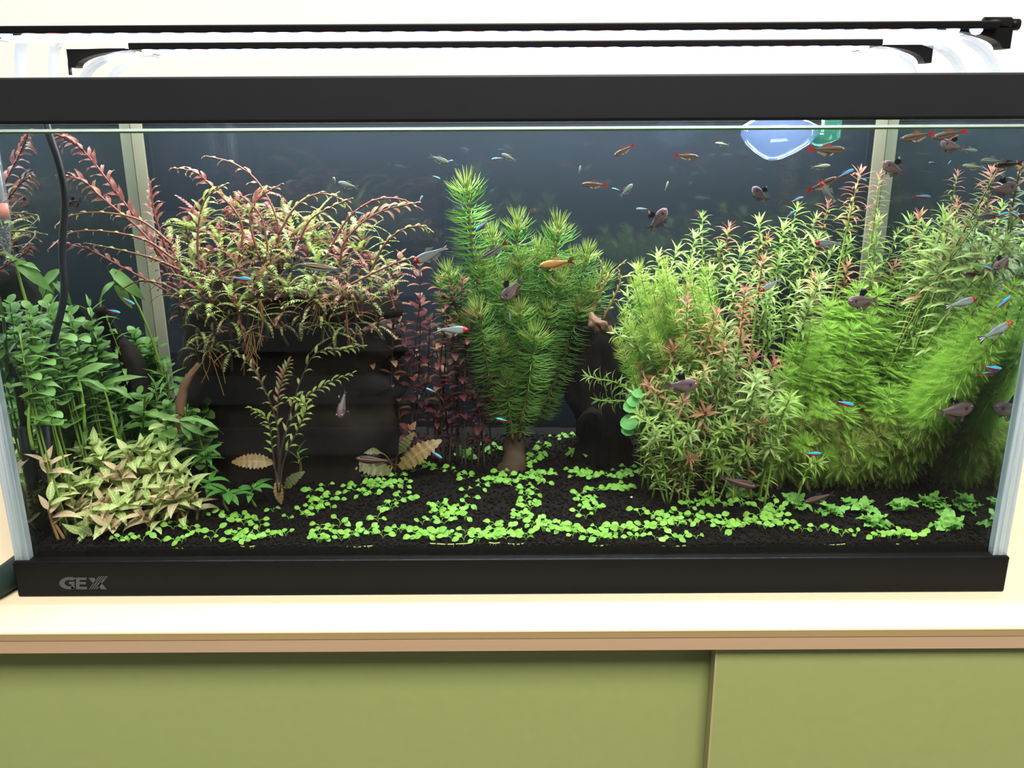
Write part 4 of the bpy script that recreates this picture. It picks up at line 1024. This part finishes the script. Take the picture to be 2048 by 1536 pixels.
# ---------------- L: round penny leaves
pr_ = on_soil(1290, 935); root = empty('pennywort', pr_, 'round lobed penny leaves at the left foot of the right thicket', 'plant')
for (x, y, L) in [(1266, 800, 26), (1262, 815, 32), (1258, 848, 36), (1255, 860, 26), (1275, 785, 22)]:
    p = P(x, y, .07); m = PX(.07)
    mb = MB(); mb.tube(bez([Vector((0, 0, 0)), (p - pr_) * .5 + Vector((.004, 0, .006)), p - pr_], 6), .0005, 5); mb.build('leaf_stalk', STEM['green'], root, True)
    link('leaf', LMESH('penny', 'penny', 1), root, TRS(p - pr_ - Vector((L * m * .5, 0, 0)), (1, -.2, random.uniform(-.3, .3)), L * m, (0, -.8, .7)))

# ---------------- thin two-tone shoots by the post
for i, px in enumerate([[(1180, 640), (1200, 590), (1215, 555), (1250, 522)], [(1180, 640), (1190, 590), (1205, 545), (1196, 512)], [(1205, 640), (1225, 600), (1240, 565), (1238, 540)]]):
    frond('ribbed_shoot', px, .14, ['thin green shoot curving right on top of the dark post', 'thin upright shoot on top of the dark post', 'short brown-green shoot right of the post top'][i], ['pin_green', 'pin_olive'], 14, 8, .45, 'brown', seed=80 + i, group=None)

# ---------------- frilly clumps on the soil, front right
CL = [(1593, 1004, 30, 'frilly green clump nearest the seedlings, left of the row'), (1663, 1016, 30, 'frilly clump with curled upright leaves, second of the row'), (1724, 1010, 34, 'broad frilly clump in the back of the row'), (1748, 1046, 34, 'bright frilly clump in front of the row'), (1806, 1012, 34, 'darker frilly clump right of the bright one'),
      (1862, 1005, 30, 'frilly clump at the back right'), (1897, 1052, 36, 'bright frilly clump nearest the right front corner'), (1982, 1008, 26, 'small frilly clump against the right pane'), (1472, 985, 34, 'mossy green clump under the dark minnow'), (1165, 908, 30, 'small frilly clump at the foot of the dark post'), (930, 908, 26, 'dim frilly clump left of the tan root'), (1350, 948, 28, 'dim green clump at the thicket foot')]
for i, (x, y, L, lb) in enumerate(CL):
    p0 = on_soil(x, y + 8); m = PX(p0.y); root = empty('frilly_clump', p0, lb, 'plant'); rg = random.Random(2000 + i)
    for k in range(12):
        az = k * 2.4 + rg.random(); e = rg.uniform(.25, 1.25); d = Vector((math.cos(az) * math.cos(e), math.sin(az) * math.cos(e), math.sin(e))); Lm = 1.3 * L * m * rg.uniform(.6, 1.1)
        if abs((p0 + d * Lm).x) > .289: d.x *= -1
        link('leaf', LMESH('frill', 'frill', rg.choice((0, 1, 2))), root, TRS(Vector((d.x, d.y, 0)) * .002, d, Lm, (0, 0, 1), rg.uniform(-.5, .5)))

# ---------------- J: seedling carpet
bands = [([(230, 1082), (300, 1078), (400, 1085), (520, 1085)], 22, 8), ([(290, 1040), (380, 1035), (480, 1040), (560, 1035)], 26, 14), ([(330, 1060), (450, 1065), (560, 1070)], 24, 10), ([(560, 1030), (620, 1020), (640, 1000)], 16, 10),
 ([(640, 1010), (700, 985), (760, 970), (825, 975)], 40, 13), ([(620, 985), (680, 965), (740, 985)], 10, 10), ([(800, 950), (840, 935), (900, 935), (935, 950)], 18, 8), ([(635, 1085), (640, 1060), (690, 1050)], 14, 8), ([(680, 1075), (760, 1060), (830, 1070), (900, 1075), (980, 1075)], 54, 9),
 ([(750, 1045), (790, 1010), (860, 1000), (880, 1020), (840, 1045)], 26, 9), ([(890, 1040), (930, 1005), (960, 975), (1000, 955)], 32, 9), ([(930, 1030), (980, 1050), (1010, 1070), (1060, 1080)], 22, 9), ([(1000, 960), (1050, 960), (1095, 950)], 36, 10), ([(1050, 930), (1075, 910), (1100, 885), (1140, 875)], 26, 7),
 ([(1060, 980), (1060, 1010), (1050, 1040)], 26, 9), ([(1060, 1050), (1100, 1055), (1150, 1060)], 26, 10), ([(1145, 945), (1200, 955), (1250, 945), (1330, 955)], 48, 10), ([(1160, 990), (1180, 1010), (1160, 1040)], 24, 9), ([(1190, 980), (1240, 980), (1230, 970)], 18, 7), ([(1150, 1070), (1230, 1060), (1300, 1055), (1370, 1040)], 36, 9),
 ([(1180, 1088), (1300, 1083), (1400, 1080)], 18, 6), ([(1260, 1010), (1320, 1030), (1390, 1040), (1440, 1045)], 24, 9), ([(1330, 950), (1390, 975), (1430, 1000)], 12, 8), ([(1370, 1010), (1430, 1005), (1510, 1010)], 24, 6), ([(1450, 1050), (1520, 1050), (1600, 1055)], 26, 6), ([(1500, 1030), (1560, 1035), (1540, 1020)], 18, 8), ([(1500, 995), (1560, 1015)], 7, 6),
 ([(1600, 1060), (1700, 1070), (1800, 1078), (1850, 1082)], 26, 7), ([(970, 890), (1000, 905)], 9, 7), ([(1190, 908), (1220, 905)], 10, 9)]
seeds = []
rg = random.Random(77)
for bi, (pts, n_, j) in enumerate(bands):
    cur = bez([(a, c, 0) for a, c in pts], 30)
    for k in range(int(n_ * .74)):
        q = cur[rg.randrange(31)]
        seeds.append((q.x + rg.gauss(0, j * .8), min(1090, q.y + rg.gauss(0, j * .6)), bi))
seeds.sort(key=lambda q: -q[1])
def stalk_mesh():
    mb = MB()
    for s in (-1, 1): mb.tube([(0, 0, -.3), (s * .06, 0, .25), (s * .22, 0, .62)], [.045, .04, .03], 4)
    return mb.mesh('seedling_stalk', LM['seed'], True)
STK = stalk_mesh()
rest = MB()
DR = ['front row beside the veined clump', 'back of the left front drift', 'middle of the left front drift', 'link between left drift and crinkled leaves', 'broad drift right of the drooping brown leaf', 'loose few before the stump foot', 'row under the long crinkled leaf', 'few at the bare gap in the left front', 'dense front row left of the middle', 'loop behind the dense front row', 'diagonal path up to the tan root', 'short path joining the middle front', 'drift before the tan root', 'thin trail climbing right of the tan root', 'column in the very middle', 'drift right of the middle front', 'band below the dark post', 'column right of the middle path', 'dense knot below the dark post', 'front drift right of the middle', 'frontmost row right of the middle', 'diagonal strip past the white shells', 'few at the thicket foot', 'row under the dark minnow', 'row before the frilly clumps, left end', 'knot left of the frilly clumps', 'pair beside the mossy clump', 'last row toward the right front corner', 'clump left of the tan root', 'clump at the foot of the dark post']
for i, (x, y, bi) in enumerate(seeds):
    p = on_soil(x, y + 5); az = rg.uniform(-.9, .9) + (math.pi if rg.random() < .5 else 0); sz = .0046 * rg.uniform(.8, 1.3); lf = .0064 * rg.uniform(.75, 1.2)
    Rz = Matrix.Rotation(az, 4, 'Z')
    L_ = []
    for s in (-1, 1):
        e = rg.uniform(.15, .75) if s > 0 else rg.uniform(-.15, .6)
        base = Rz @ Vector((s * .22 * sz, 0, .55 * sz)); d = Rz @ Vector((s * math.cos(e), rg.uniform(-.25, .25), math.sin(e)))
        L_.append(TRS(base, d, lf * rg.uniform(.85, 1.1), (0, -.75, 1)))
    if i < 300:
        side = 'left' if x < 600 else ('middle' if x < 1150 else 'right')
        o = link('carpet_seedling', STK, None, Matrix.Translation(p) @ Rz @ Matrix.Diagonal((sz, sz, sz, 1)))
        inv = (Rz @ Matrix.Diagonal((sz, sz, sz, 1))).inverted()
        tag(o, 'tiny two-leaved green seedling, %s' % DR[bi], 'seedling', 'seedlings, ' + DR[bi])
        for Lx in L_: link('leaf', LMESH('seed', 'seed', rg.choice((0, 1, 2))), o, inv @ Lx)
    else:
        for Lx in L_:
            me = LMESH('seed', 'seed', 1); T = Matrix.Translation(p) @ Lx
            rest.add([T @ v.co for v in me.vertices], [tuple(pl.vertices) for pl in me.polygons])
tag(rest.build('seedling_carpet', LM['seed'], None, True), 'far drifts of tiny green seedlings on the black soil', 'seedlings', kind='stuff')
# runners with roots pressed to the front pane
for i, (x0, x1, y) in enumerate([(678, 745, 1092), (860, 936, 1087), (978, 1000, 1085), (1016, 1050, 1087), (1186, 1214, 1090), (1318, 1376, 1091), (1645, 1690, 1088), (1790, 1838, 1088), (345, 372, 1095), (480, 510, 1092)]):
    a = P(x0, y, .0062); c = P(x1, y, .0062); mb = MB()
    mb.tube(bez([Vector((0, 0, 0)), (c - a) * .5 + Vector((0, 0, -.0006)), c - a], 8), .0004, 5)
    for k in range(4):
        q = (c - a) * ((k + .5) / 4); mb.tube([q, q + Vector((random.uniform(-.001, .001), 0, -.004)), q + Vector((random.uniform(-.002, .002), 0, -.0075))], [.0002, .00018, .0001], 4)
    o = tag(mb.build('runner', M['root']), ['longest pale runner with roots at the front pane, left of the middle', 'pale rooted runner just left of the picture middle', 'short pale runner at the middle of the front pane', 'short rooted runner right of the middle', 'short rooted runner below paired leaves right of the middle', 'long rooted runner at the right of the middle', 'left one of two thin runners at the right front', 'right one of two thin runners at the right front', 'short runner at the front pane far left', 'short runner at the front pane left'][i], 'runner'); o.location = a
# tiny shells and pebbles
for i, (x, y, s) in enumerate([(1263, 996, 3.2), (1341, 991, 4.2), (1173, 994, 3.4), (1081, 1012, 2.6), (308, 1112, 2.4), (1088, 1050, 2.4)]):
    p = on_soil(x, y) if y < 1100 else P(x, y, .0068); m = PX(.05); mb = MB()
    mb.add([(q[0] * s * m, q[1] * s * m * .8, q[2] * s * m * (.7 + .2 * (q[0] > 0)) + s * m * .5) for q in ICO[0]], ICO[1])
    o = tag(mb.build('shell', M['shell'], None, True), ['small white shell among the seedlings, left of the pair', 'white oval shell at the back of the bare soil', 'grey shell between the seedlings right of the middle', 'tiny brown shell near the centre path', 'white pebble against the front pane at left', 'tiny white shell in the centre front seedlings'][i], 'shell'); o.location = p

# ------------------------------------------------------------------ fish
def C3(r, g, b, a=1.0): return tuple(.62 * x for x in lin(r, g, b)[:3]) + (a,)
def skin(kind, t, v):
    """t 0 at the tail root, 1 at the snout; v -1 belly .. 1 back"""
    if kind == 'cardinal_tetra':
        if v > .88: return C3(60, 70, 90)
        if v > -.08: return C3(50, 205, 255) if t < .96 else C3(120, 190, 220)
        return C3(205, 24, 34) if t < .78 else C3(190, 150, 150)
    if kind == 'rummy_nose_tetra':
        if t > .80: return C3(205, 30, 40)
        return C3(128, 140, 146) if v > .3 else (C3(178, 186, 188) if v > -.4 else C3(206, 204, 196))
    if kind == 'phantom_tetra':
        if t > .9 and v > -.2: return C3(140, 96, 118)
        if .68 < t < .74 and -.2 < v < .5: return C3(50, 38, 46)
        return C3(104, 84, 92) if v > .1 else (C3(134, 112, 112) if v > -.55 else C3(176, 152, 140))
    if kind == 'white_cloud_minnow':
        if v > .5: return C3(92, 74, 54)
        if .26 < v: return C3(226, 214, 176)
        if v > -.15: return C3(72, 52, 42)
        return C3(138, 112, 88) if v > -.6 else C3(160, 140, 120)
    if kind == 'dark_minnow':
        if .05 < v < .32: return C3(214, 120, 92)
        return C3(58, 54, 56) if v > 0 else C3(84, 78, 78)
    if kind == 'silver_minnow':
        if v > .5: return C3(66, 58, 58)
        if .15 < v: return C3(238, 236, 232)
        return C3(62, 54, 52) if v > -.35 else C3(206, 208, 216)
    if kind == 'black_neon_tetra':
        if v > .5: return C3(112, 116, 96)
        if .15 < v: return C3(176, 226, 240)
        return C3(66, 72, 70) if v > -.25 else C3(158, 164, 148)
    if kind == 'golden_minnow':
        return C3(226, 164, 84) if v > -.35 else C3(206, 140, 70)
    if kind == 'pencilfish':
        if v > .45: return C3(104, 98, 92)
        if v > .08: return C3(238, 204, 92)
        return C3(14, 13, 14) if v > -.38 else C3(214, 212, 214)
    if kind == 'glass_tetra':
        if .15 < v < .45: return C3(188, 196, 160)
        return C3(112, 124, 106) if v > 0 else C3(136, 140, 124)
HGT = {'cardinal_tetra': .115, 'rummy_nose_tetra': .118, 'phantom_tetra': .20, 'white_cloud_minnow': .10, 'dark_minnow': .105, 'silver_minnow': .11, 'black_neon_tetra': .135, 'golden_minnow': .115, 'pencilfish': .088, 'glass_tetra': .11}
FIN = {'cardinal_tetra': ((200, 60, 60, .35),) * 3, 'rummy_nose_tetra': ((190, 195, 195, .35), (190, 195, 195, .3), None), 'phantom_tetra': ((12, 11, 13, 1), (96, 70, 72, .7), (104, 84, 92, .75)),
       'white_cloud_minnow': ((178, 92, 70, .7), (190, 160, 140, .55), (196, 34, 34, .95)), 'dark_minnow': ((70, 66, 68, .5), (90, 84, 84, .5), (84, 70, 68, .55)), 'silver_minnow': ((120, 100, 96, .5), (170, 160, 156, .5), (186, 34, 40, .95)),
       'black_neon_tetra': ((150, 150, 130, .4), (150, 150, 130, .35), (150, 150, 140, .4)), 'golden_minnow': ((220, 190, 140, .6), (210, 160, 100, .6), (110, 50, 34, .9)), 'pencilfish': ((170, 168, 166, .3), (180, 178, 176, .35), (150, 148, 150, .4)), 'glass_tetra': ((150, 155, 140, .3), (150, 155, 140, .3), (150, 155, 140, .35))}
def body_mesh(kind):
    H = HGT[kind]; mb = MB(); mb.c = []; n, k = 24, 22
    tt = [0, .12, .3, .5, .65, .8, .9, .96, 1.0]; hh = [.30, .36, .62, .95, 1.0, .86, .62, .38, .08]
    if kind == 'pencilfish': hh = [.4, .55, .85, 1, 1, .85, .58, .34, .07]
    for i in range(k + 1):
        t = i / k; h = H * float(np.interp(t, tt, hh)); wd = h * (.52 if kind == 'phantom_tetra' else .62) * (1.15 if t > .75 else 1)
        x = -.28 + .78 * t; zc = -.10 * h * (t > .2)
        for j in range(n):
            q = 2 * math.pi * j / n; v = math.cos(q)
            mb.v.append((x, wd * math.sin(q), zc + h * v)); mb.c.append(skin(kind, t, v))
    for i in range(k):
        for j in range(n): mb.f.append((i * n + j, (i + 1) * n + j, (i + 1) * n + (j + 1) % n, i * n + (j + 1) % n)); mb.m.append(0)
    mb.f.append(tuple(range(n))); mb.m.append(0); mb.f.append(tuple(k * n + j for j in range(n))[::-1]); mb.m.append(0)
    return mb
def fin_sheet(grid, cols, th=.004):
    """thin solid fin from a grid of (x,z) rows"""
    mb = MB(); mb.c = []; r_, c_ = len(grid), len(grid[0])
    for s in (-1, 1):
        for i in range(r_):
            for j in range(c_):
                x, z = grid[i][j]; mb.v.append((x, s * th * (1 - .8 * j / (c_ - 1)), z)); mb.c.append(cols[i][j])
    for s in (0, 1):
        for i in range(r_ - 1):
            for j in range(c_ - 1):
                a = s * r_ * c_ + i * c_ + j; q = (a, a + 1, a + c_ + 1, a + c_); mb.f.append(q if s else q[::-1]); mb.m.append(0)
    return mb
def tail_mesh(kind):
    H = HGT[kind]; r_, c_ = 13, 5; g, cl = [], []; f3 = FIN[kind][2]
    sp = H * (1.05 if kind != 'phantom_tetra' else .8) * (1.3 if kind == 'rummy_nose_tetra' else 1)
    for i in range(r_):
        v = i / (r_ - 1) * 2 - 1; row, cr_ = [], []
        for j in range(c_):
            u = j / (c_ - 1); x = -.27 - u * (.13 + .10 * abs(v) ** 1.2); z = v * (H * .26 + (sp - H * .26) * u)
            row.append((x, z))
            if kind == 'rummy_nose_tetra':
                band = abs(v); col = C3(10, 10, 12, 1) if (band < .1 or .45 < band < .95) else C3(255, 255, 255, 1)
            else: col = C3(f3[0], f3[1], f3[2], f3[3] * (1 - .35 * u * (kind not in ('white_cloud_minnow', 'silver_minnow'))))
            cr_.append(col)
        g.append(row); cl.append(cr_)
    return fin_sheet(g, cl)
def dorsal_mesh(kind):
    H = HGT[kind]; f = FIN[kind][0]; big = 1.35 if kind == 'phantom_tetra' else .8; g, cl = [], []
    for i in range(5):
        s = i / 4; row, cr_ = [], []
        for j in range(4):
            u = j / 3; x = .14 - s * .15 - u * (.07 + .05 * s); z = H * (.86 - .12 * s) + u * H * big * (1 - .55 * s)
            row.append((x, z)); tipw = kind == 'phantom_tetra' and u > .9 and s < .3
            cr_.append(C3(230, 235, 240, .9) if tipw else C3(*f))
        g.append(row); cl.append(cr_)
    return fin_sheet(g, cl)
def anal_mesh(kind):
    H = HGT[kind]; f = FIN[kind][1]; g, cl = [], []
    for i in range(5):
        s = i / 4; row, cr_ = [], []
        for j in range(4):
            u = j / 3; x = .05 - s * .22 - u * .06; z = -H * (.95 - .55 * s) - u * H * (.75 - .45 * s)
            row.append((x, z)); cr_.append(C3(*f))
        g.append(row); cl.append(cr_)
    return fin_sheet(g, cl)
def pelvic_mesh(kind):
    H = HGT[kind]; f = FIN[kind][1]; g, cl = [], []
    for i in range(3):
        s = i / 2; row = [(.20 - s * .05 - u * .08, -H * .92 - u * H * (.7 - .2 * s)) for u in (0, .5, 1)]
        g.append(row); cl.append([C3(*f)] * 3)
    return fin_sheet(g, cl)
def eye_mesh(kind):
    mb = MB(); r_ = .024 if kind != 'phantom_tetra' else .028
    bm = bmesh.new(); bmesh.ops.create_uvsphere(bm, u_segments=10, v_segments=8, radius=1); vs = [tuple(v.co) for v in bm.verts]; fs = [tuple(v.index for v in f.verts) for f in bm.faces]; bm.free()
    for v in vs: mb.v.append((v[0] * r_, v[1] * r_ * .6, v[2] * r_))
    for f in fs: mb.f.append(f); mb.m.append(0 if sum(vs[i][0] ** 2 + vs[i][2] ** 2 for i in f) / len(f) < .45 else 1)
    return mb
FM = {}
for kd in HGT:
    FM[kd] = dict(body=body_mesh(kd).mesh('body', M['skin'], True), tail_fin=tail_mesh(kd).mesh('tail_fin', M['fin'], True), dorsal_fin=dorsal_mesh(kd).mesh('dorsal_fin', M['fin'], True), anal_fin=anal_mesh(kd).mesh('anal_fin', M['fin'], True), pelvic_fin=pelvic_mesh(kd).mesh('pelvic_fin', M['fin'], True), eye=eye_mesh(kd).mesh('eye', [M['eye'], M['eye_ring']], True))
def fish(kind, x, y, Lpx, ang, yd, label, yaw=0.0):
    yd = max(.022, yd); p = PC(x, y, yd, .278); L = Lpx * PX(p.y, x, y)
    a = R(ang); d = Vector((math.cos(a), 0, math.sin(a)))
    # image plane right/up in world, so that the angle reads as in the photograph
    rt_, up_ = Vector((1, 0, 0)), Vector((0, .28, .96)).normalized()
    d = rt_ * math.cos(a) + Vector((0, 0, 1)) * math.sin(a)
    if yaw: d = (d * math.cos(yaw) + Vector((0, -1, 0)) * math.sin(yaw)); L = L / max(.45, math.cos(yaw))
    root = empty(kind, p, label, 'fish', {'cardinal_tetra': 'blue-striped red tetras', 'rummy_nose_tetra': 'red-nosed silver tetras', 'phantom_tetra': 'grey tetras with black dorsal fins', 'white_cloud_minnow': 'brown minnows with red tails'}.get(kind, 'other fish'))
    root.matrix_basis = TRS(p, d, L, (0, 0, 1) if abs(d.z) < .9 else (-1 if d.x > 0 else 1, 0, .3))
    f = FM[kind]; big = Lpx >= 26
    link('body', f['body'], root); link('tail_fin', f['tail_fin'], root)
    if Lpx >= 22: link('dorsal_fin', f['dorsal_fin'], root); link('anal_fin', f['anal_fin'], root)
    H = HGT[kind]
    for s in (-1, 1):
        link('eye', f['eye'], root, Matrix.Translation((.415, s * H * .40, H * .12)))
        if big:
            m_ = Matrix.Translation((0, s * H * .2, 0)) @ Matrix.Rotation(s * .35, 4, 'X'); link('pelvic_fin', f['pelvic_fin'], root, m_)
    return root
CT, RN, PT, WC, DM, SM, BN, GM, PF, GT = 'cardinal_tetra rummy_nose_tetra phantom_tetra white_cloud_minnow dark_minnow silver_minnow black_neon_tetra golden_minnow pencilfish glass_tetra'.split()
FISH = [
 (BN, 877, 318, 42, -20, .08, 'silver-striped fish left of the two top middle ones, heading down right'),
 (CT, 899, 322, 15, 10, .12, 'tiny blue fish at the tail of the top silver-striped one'),
 (CT, 871, 354, 20, -20, .12, 'small blue fish just above the tallest needle column'),
 (CT, 996, 317, 26, 185, .10, 'blue fish touching a silver-striped one, top middle'),
 (BN, 1019, 315, 34, 155, .085, 'silver-striped fish overlapping a blue one, top middle'),
 (BN, 669, 362, 16, 80, .10, 'small fish seen head-on left of a blue-striped one', 1.0),
 (BN, 697, 370, 42, 165, .09, 'blue-silver striped fish above the fern-leaved mass'),
 (CT, 841, 400, 20, 65, .11, 'small blue fish swimming steeply beside the arching frond'),
 (CT, 722, 427, 24, 170, .08, 'short blue and red fish over the arching fronds'),
 (CT, 966, 450, 40, 217, .07, 'blue and red fish before the tallest needle column'),
 (RN, 863, 508, 82, 203, .06, 'large silver fish with red nose left of the needle plants'),
 (SM, 990, 499, 62, 211, .06, 'dark fish with white stripe and red tail before the needle plants'),
 (PF, 645, 535, 84, 171, .05, 'slender fish with yellow and black stripes before the fern-leaved mass'),
 (WC, 1249, 300, 48, 207, .09, 'small golden minnow heading down left, top middle'),
 (WC, 1372, 312, 52, -4, .08, 'pinkish minnow with bright red tail, top right of middle'),
 (GT, 1445, 288, 30, 172, .12, 'faint pale fish left of the outflow funnel'),
 (GT, 1159, 340, 18, 80, .12, 'tiny pale fish seen nearly head-on, top middle'),
 (WC, 1190, 369, 54, 178, .08, 'brown minnow with spread red fins, heading left'),
 (BN, 1252, 381, 36, 45, .08, 'silver-striped fish turning up right beside a blue one'),
 (CT, 1233, 379, 20, 165, .09, 'blue fish behind the turning silver-striped one'),
 (CT, 1286, 418, 28, 178, .09, 'lone horizontal blue fish in the open middle'),
 (PT, 1314, 440, 58, 52, .07, 'grey fish swimming steeply upward in the open middle'),
 (GT, 1333, 372, 20, 72, .13, 'sliver of a pale fish swimming steeply up'),
 (GM, 1115, 526, 74, 188, .05, 'plain orange-gold fish before the needle plants'),
 (PT, 1024, 578, 60, 225, .055, 'grey fish with black dorsal fin diving before the needle plants'),
 (CT, 1020, 629, 20, 275, .06, 'small blue fish diving straight down before the needle plants'),
 (WC, 1652, 299, 80, -1, .045, 'large brown minnow with red tail below the outflow funnel'),
 (WC, 1836, 272, 72, 190, .045, 'left one of two brown minnows at the waterline, right'),
 (WC, 1901, 268, 74, 191, .05, 'right one of two brown minnows at the waterline'),
 (PT, 1905, 291, 50, 165, .05, 'fluffy brownish fish under the two waterline minnows'),
 (BN, 1938, 300, 34, -5, .04, 'white-striped fish nosing out from the fluffy brownish one'),
 (GT, 1640, 333, 42, 5, .10, 'faint green fish below the large brown minnow'),
 (CT, 1688, 349, 42, 28, .05, 'vivid blue and red fish rising right below the funnel'),
 (CT, 1724, 358, 22, -20, .07, 'short blue fish before the tall pink-topped stem'),
 (WC, 1643, 369, 68, 24, .055, 'minnow with red tail rising right behind the vivid blue fish'),
 (RN, 1657, 386, 56, 130, .05, 'small silver fish with red nose heading up left below the minnow'),
 (PT, 1522, 389, 46, 140, .08, 'grey fish with red crown heading up left above the thicket'),
 (CT, 1592, 400, 32, 22, .07, 'blue fish just above the thicket, upper of two'),
 (CT, 1581, 429, 28, 37, .07, 'blue fish at the thicket top, lower of two'),
 (PT, 1789, 337, 56, 155, .06, 'grey fish before the right pale strip, black and white fin raised'),
 (CT, 1869, 326, 24, 175, .06, 'small blue fish right of the pale strip'),
 (CT, 1898, 326, 12, 60, .07, 'tiniest blue fish right of the pale strip'),
 (BN, 1985, 322, 48, 178, .04, 'white-striped fish near the upper right pane'),
 (GT, 1947, 333, 46, 175, .06, 'faint fish below the white-striped one, upper right'),
 (WC, 2018, 329, 58, 185, .035, 'pale brown minnow at the upper right edge'),
 (CT, 1843, 393, 38, -2, .05, 'horizontal blue and red fish above the right thicket'),
 (PT, 2005, 377, 60, 10, .03, 'reddish-grey fish before the rusty stem, upper right'),
 (RN, 1658, 486, 58, 178, .05, 'silver fish with red nose over the thicket, black-white tail right'),
 (RN, 1543, 569, 50, 212, .05, 'silver fish diving left in the thicket, dark red nose'),
 (PT, 1727, 601, 64, 183, .04, 'deep-bodied grey fish with black dorsal fin over the feathery plants'),
 (RN, 1921, 606, 68, 16, .035, 'silver fish rising right with red nose over the feathery plants, upper'),
 (RN, 1990, 663, 76, 32, .03, 'silver fish rising steeply with red nose by the right pane'),
 (CT, 2016, 607, 44, 46, .03, 'red and blue fish rising steeply by the right pane'),
 (CT, 1980, 537, 30, 160, .035, 'red and blue fish before the right starry leaves'),
 (PT, 2006, 523, 46, 225, .035, 'dark fish diving behind a red and blue one, right'),
 (WC, 1953, 550, 58, 172, .05, 'faint reddish minnow grazing the feathery tops, right'),
 (RN, 1968, 433, 52, 2, .05, 'translucent fish with black-white tail, upper right thicket'),
 (CT, 2003, 429, 28, 18, .04, 'blue fish at the nose of the translucent one, upper right'),
 (CT, 2038, 431, 28, 150, .03, 'blue fish cut by the right picture edge'),
 (CT, 1988, 735, 42, -7, .03, 'upper of two blue and red fish by the right pane, middle height'),
 (CT, 1977, 745, 42, 12, .026, 'lower of two blue and red fish by the right pane, middle height'),
 (CT, 2034, 734, 24, 10, .022, 'small blue fish touching the right pane'),
 (CT, 1688, 806, 44, -13, .035, 'blue and red fish low before the feathery plants'),
 (PT, 1908, 820, 78, 12, .035, 'large grey fish low before the feathery plants at right'),
 (CT, 1624, 907, 38, 1, .03, 'lowest blue fish before the feathery plants'),
 (DM, 1640, 995, 66, 198, .04, 'dark minnow near the soil beside the frilly clumps'),
 (DM, 1473, 963, 84, -16, .035, 'dark minnow with orange line low before the thicket'),
 (PT, 1361, 770, 70, 2, .045, 'grey fish with black fin before the right thicket'),
 (RN, 903, 659, 68, 0, .06, 'silver fish with red nose before the red-leaved stems'),
 (CT, 863, 781, 24, 155, .08, 'small blue fish in the dark before the red-leaved stems'),
 (CT, 1006, 840, 28, 165, .08, 'small blue fish low beside the tan root'),
 (CT, 871, 908, 32, -35, .06, 'blue fish above the seedlings by the crinkled leaf'),
 (PT, 685, 806, 44, 262, .06, 'small grey fish seen from the front before the dark stump', .9),
 (CT, 784, 617, 13, 30, .09, 'bluish speck of a fish at the stump top'),
 (DM, 752, 920, 82, 174, .07, 'dark minnow resting on the crinkled leaves'),
 (CT, 481, 557, 44, -5, .06, 'blue and red fish before the left part of the stump'),
 (CT, 255, 601, 32, -30, .06, 'upper of two blue fish at the left'),
 (CT, 226, 622, 30, -14, .06, 'lower of two blue fish at the left'),
 (PT, 52, 406, 30, 190, .03, 'pale small fish left of the black cable'),
 (PT, 150, 405, 32, 200, .04, 'pale small fish right of the black cable'),
]
for row in FISH: fish(*row)
